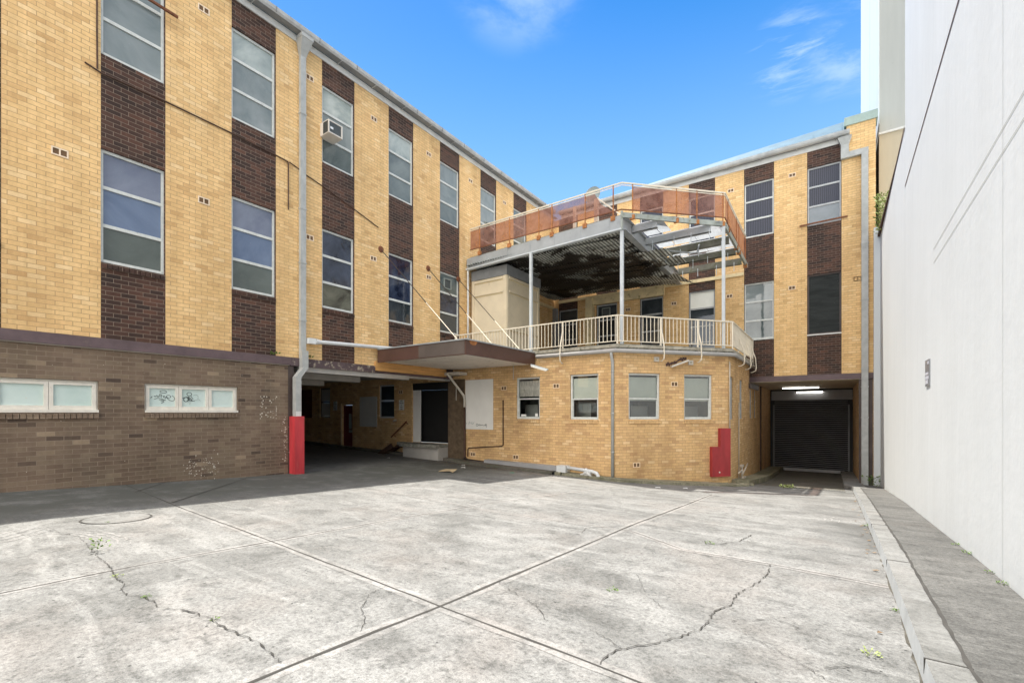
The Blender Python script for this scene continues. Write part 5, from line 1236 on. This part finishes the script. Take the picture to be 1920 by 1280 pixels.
for (a, z, lb) in ((6.2, 1.46, 'green tuft growing on the brown ledge left of the downpipe'), (7.12, 1.46, 'brownish tuft growing on the ledge right of the downpipe')):
    b = MB(); leafcluster(b, LF.p(a, .03, z), 40, .06, .10, .08, 70); tag(b.build('weed', 'weed_green'), lb, 'weed', 'weeds on the ledge')
b = MB(); rr = random.Random(21)
for k in range(620):
    u = rr.random()
    if u < .6: x = rr.uniform(-13.5, -7.2); y = 12.35-abs(rr.gauss(0, .35))
    elif u < .8: x = rr.uniform(-23, -12); y = rr.uniform(9, 12.6)
    elif u < .9: x = rr.uniform(-2.6, 0); y = rr.uniform(16.8, 18.5)
    elif u < .95: x = rr.uniform(-11.7, -11.2); y = rr.uniform(-1, 6.5)
    else: y = rr.uniform(2.5, 17); x = kx(y)-.03-abs(rr.gauss(0, .05))
    s = rr.uniform(.008, .035); a = rr.uniform(0, 6.28); z = G(x, y)+.006
    b.quad([(x+s*math.cos(a+t_), y+s*.6*math.sin(a+t_), z+rr.uniform(0, .012)) for t_ in (0, 1.7, 3.3, 4.6)])
o = b.build('leaf_litter', 'leaf_litter'); o['kind'] = 'stuff'; o['label'] = 'scattered dry leaves and crumbs along the walls'; o['category'] = 'litter'
rr = random.Random(31)
for k, (cx_, cy_) in enumerate([(-2.5, 16.35), (-2.35, 16.0), (-2.75, 15.75), (-2.15, 16.75)]):
    b = MB(); z = G(cx_, cy_); s_ = rr.uniform(.06, .12); p = [Vector((cx_+rr.uniform(-s_, s_), cy_+rr.uniform(-s_, s_), z+rr.uniform(-.02, .1))) for _ in range(10)]
    import bmesh
    bm = bmesh.new(); [bm.verts.new(v) for v in p]; bmesh.ops.convex_hull(bm, input=bm.verts); bmesh.ops.delete(bm, geom=[v for v in bm.verts if not v.link_faces], context='VERTS')
    me = bpy.data.meshes.new('concrete_lump'); bm.to_mesh(me); bm.free(); me.materials.append(MATS['kerb_mossy']); o = bpy.data.objects.new('concrete_lump', me); COL.objects.link(o)
    tag(o, ['broken lump of footing nearest the drive-in kerb at the annex corner', 'loose lump of concrete just off the annex corner', 'chunk of broken footing below the red casing', 'small lump of concrete beside the side kerb of the drive-in'][k], 'concrete lump')
b = MB(); x, y = -9.55, 9.9; z = G(x, y)+.005
b.quad([(x, y, z), (x+.35, y+.12, z+.03), (x+.42, y+.40, z+.07), (x+.02, y+.3, z+.05)]); b.quad([(x, y, z), (x+.02, y+.3, z+.05), (x-.1, y+.2, z+.01)]); b.quad([(x+.35, y+.12, z+.03), (x+.5, y+.1, z), (x+.42, y+.4, z+.07)])
tag(b.build('flattened_carton', 'cardboard'), 'crumpled flattened carton on the shaded ground before the undercroft', 'litter')
for i, (px_, py_, s, m, lb) in enumerate([(-10.4, 11.9, .10, 'paper', 'crumpled white paper scrap below the white board'), (-9.9, 11.3, .12, 'paper', 'torn white paper lying in the shade left of the trunking'), (-8.1, 11.5, .10, 'green_plastic', 'small green plastic scrap near the grey trunking'),
        (-3.9, 12.3, .10, 'paper', 'white paper scrap in the sun before the annex corner'), (-3.3, 12.8, .08, 'paper', 'small white scrap close to the footing of the annex corner'), (-13.6, 11.4, .09, 'paper', 'small pale scrap on the undercroft floor before the dock')]):
    b = MB(); z = G(px_, py_)+.006
    b.quad([(px_, py_, z), (px_+s, py_+s*.1, z+.015), (px_+s*1.2, py_+s*.6, z+.03), (px_+s*.1, py_+s*.5, z+.02)]); b.quad([(px_+s, py_+s*.1, z+.015), (px_+s*1.6, py_+s*.2, z), (px_+s*1.2, py_+s*.6, z+.03)])
    tag(b.build('scrap', m), lb, 'litter')
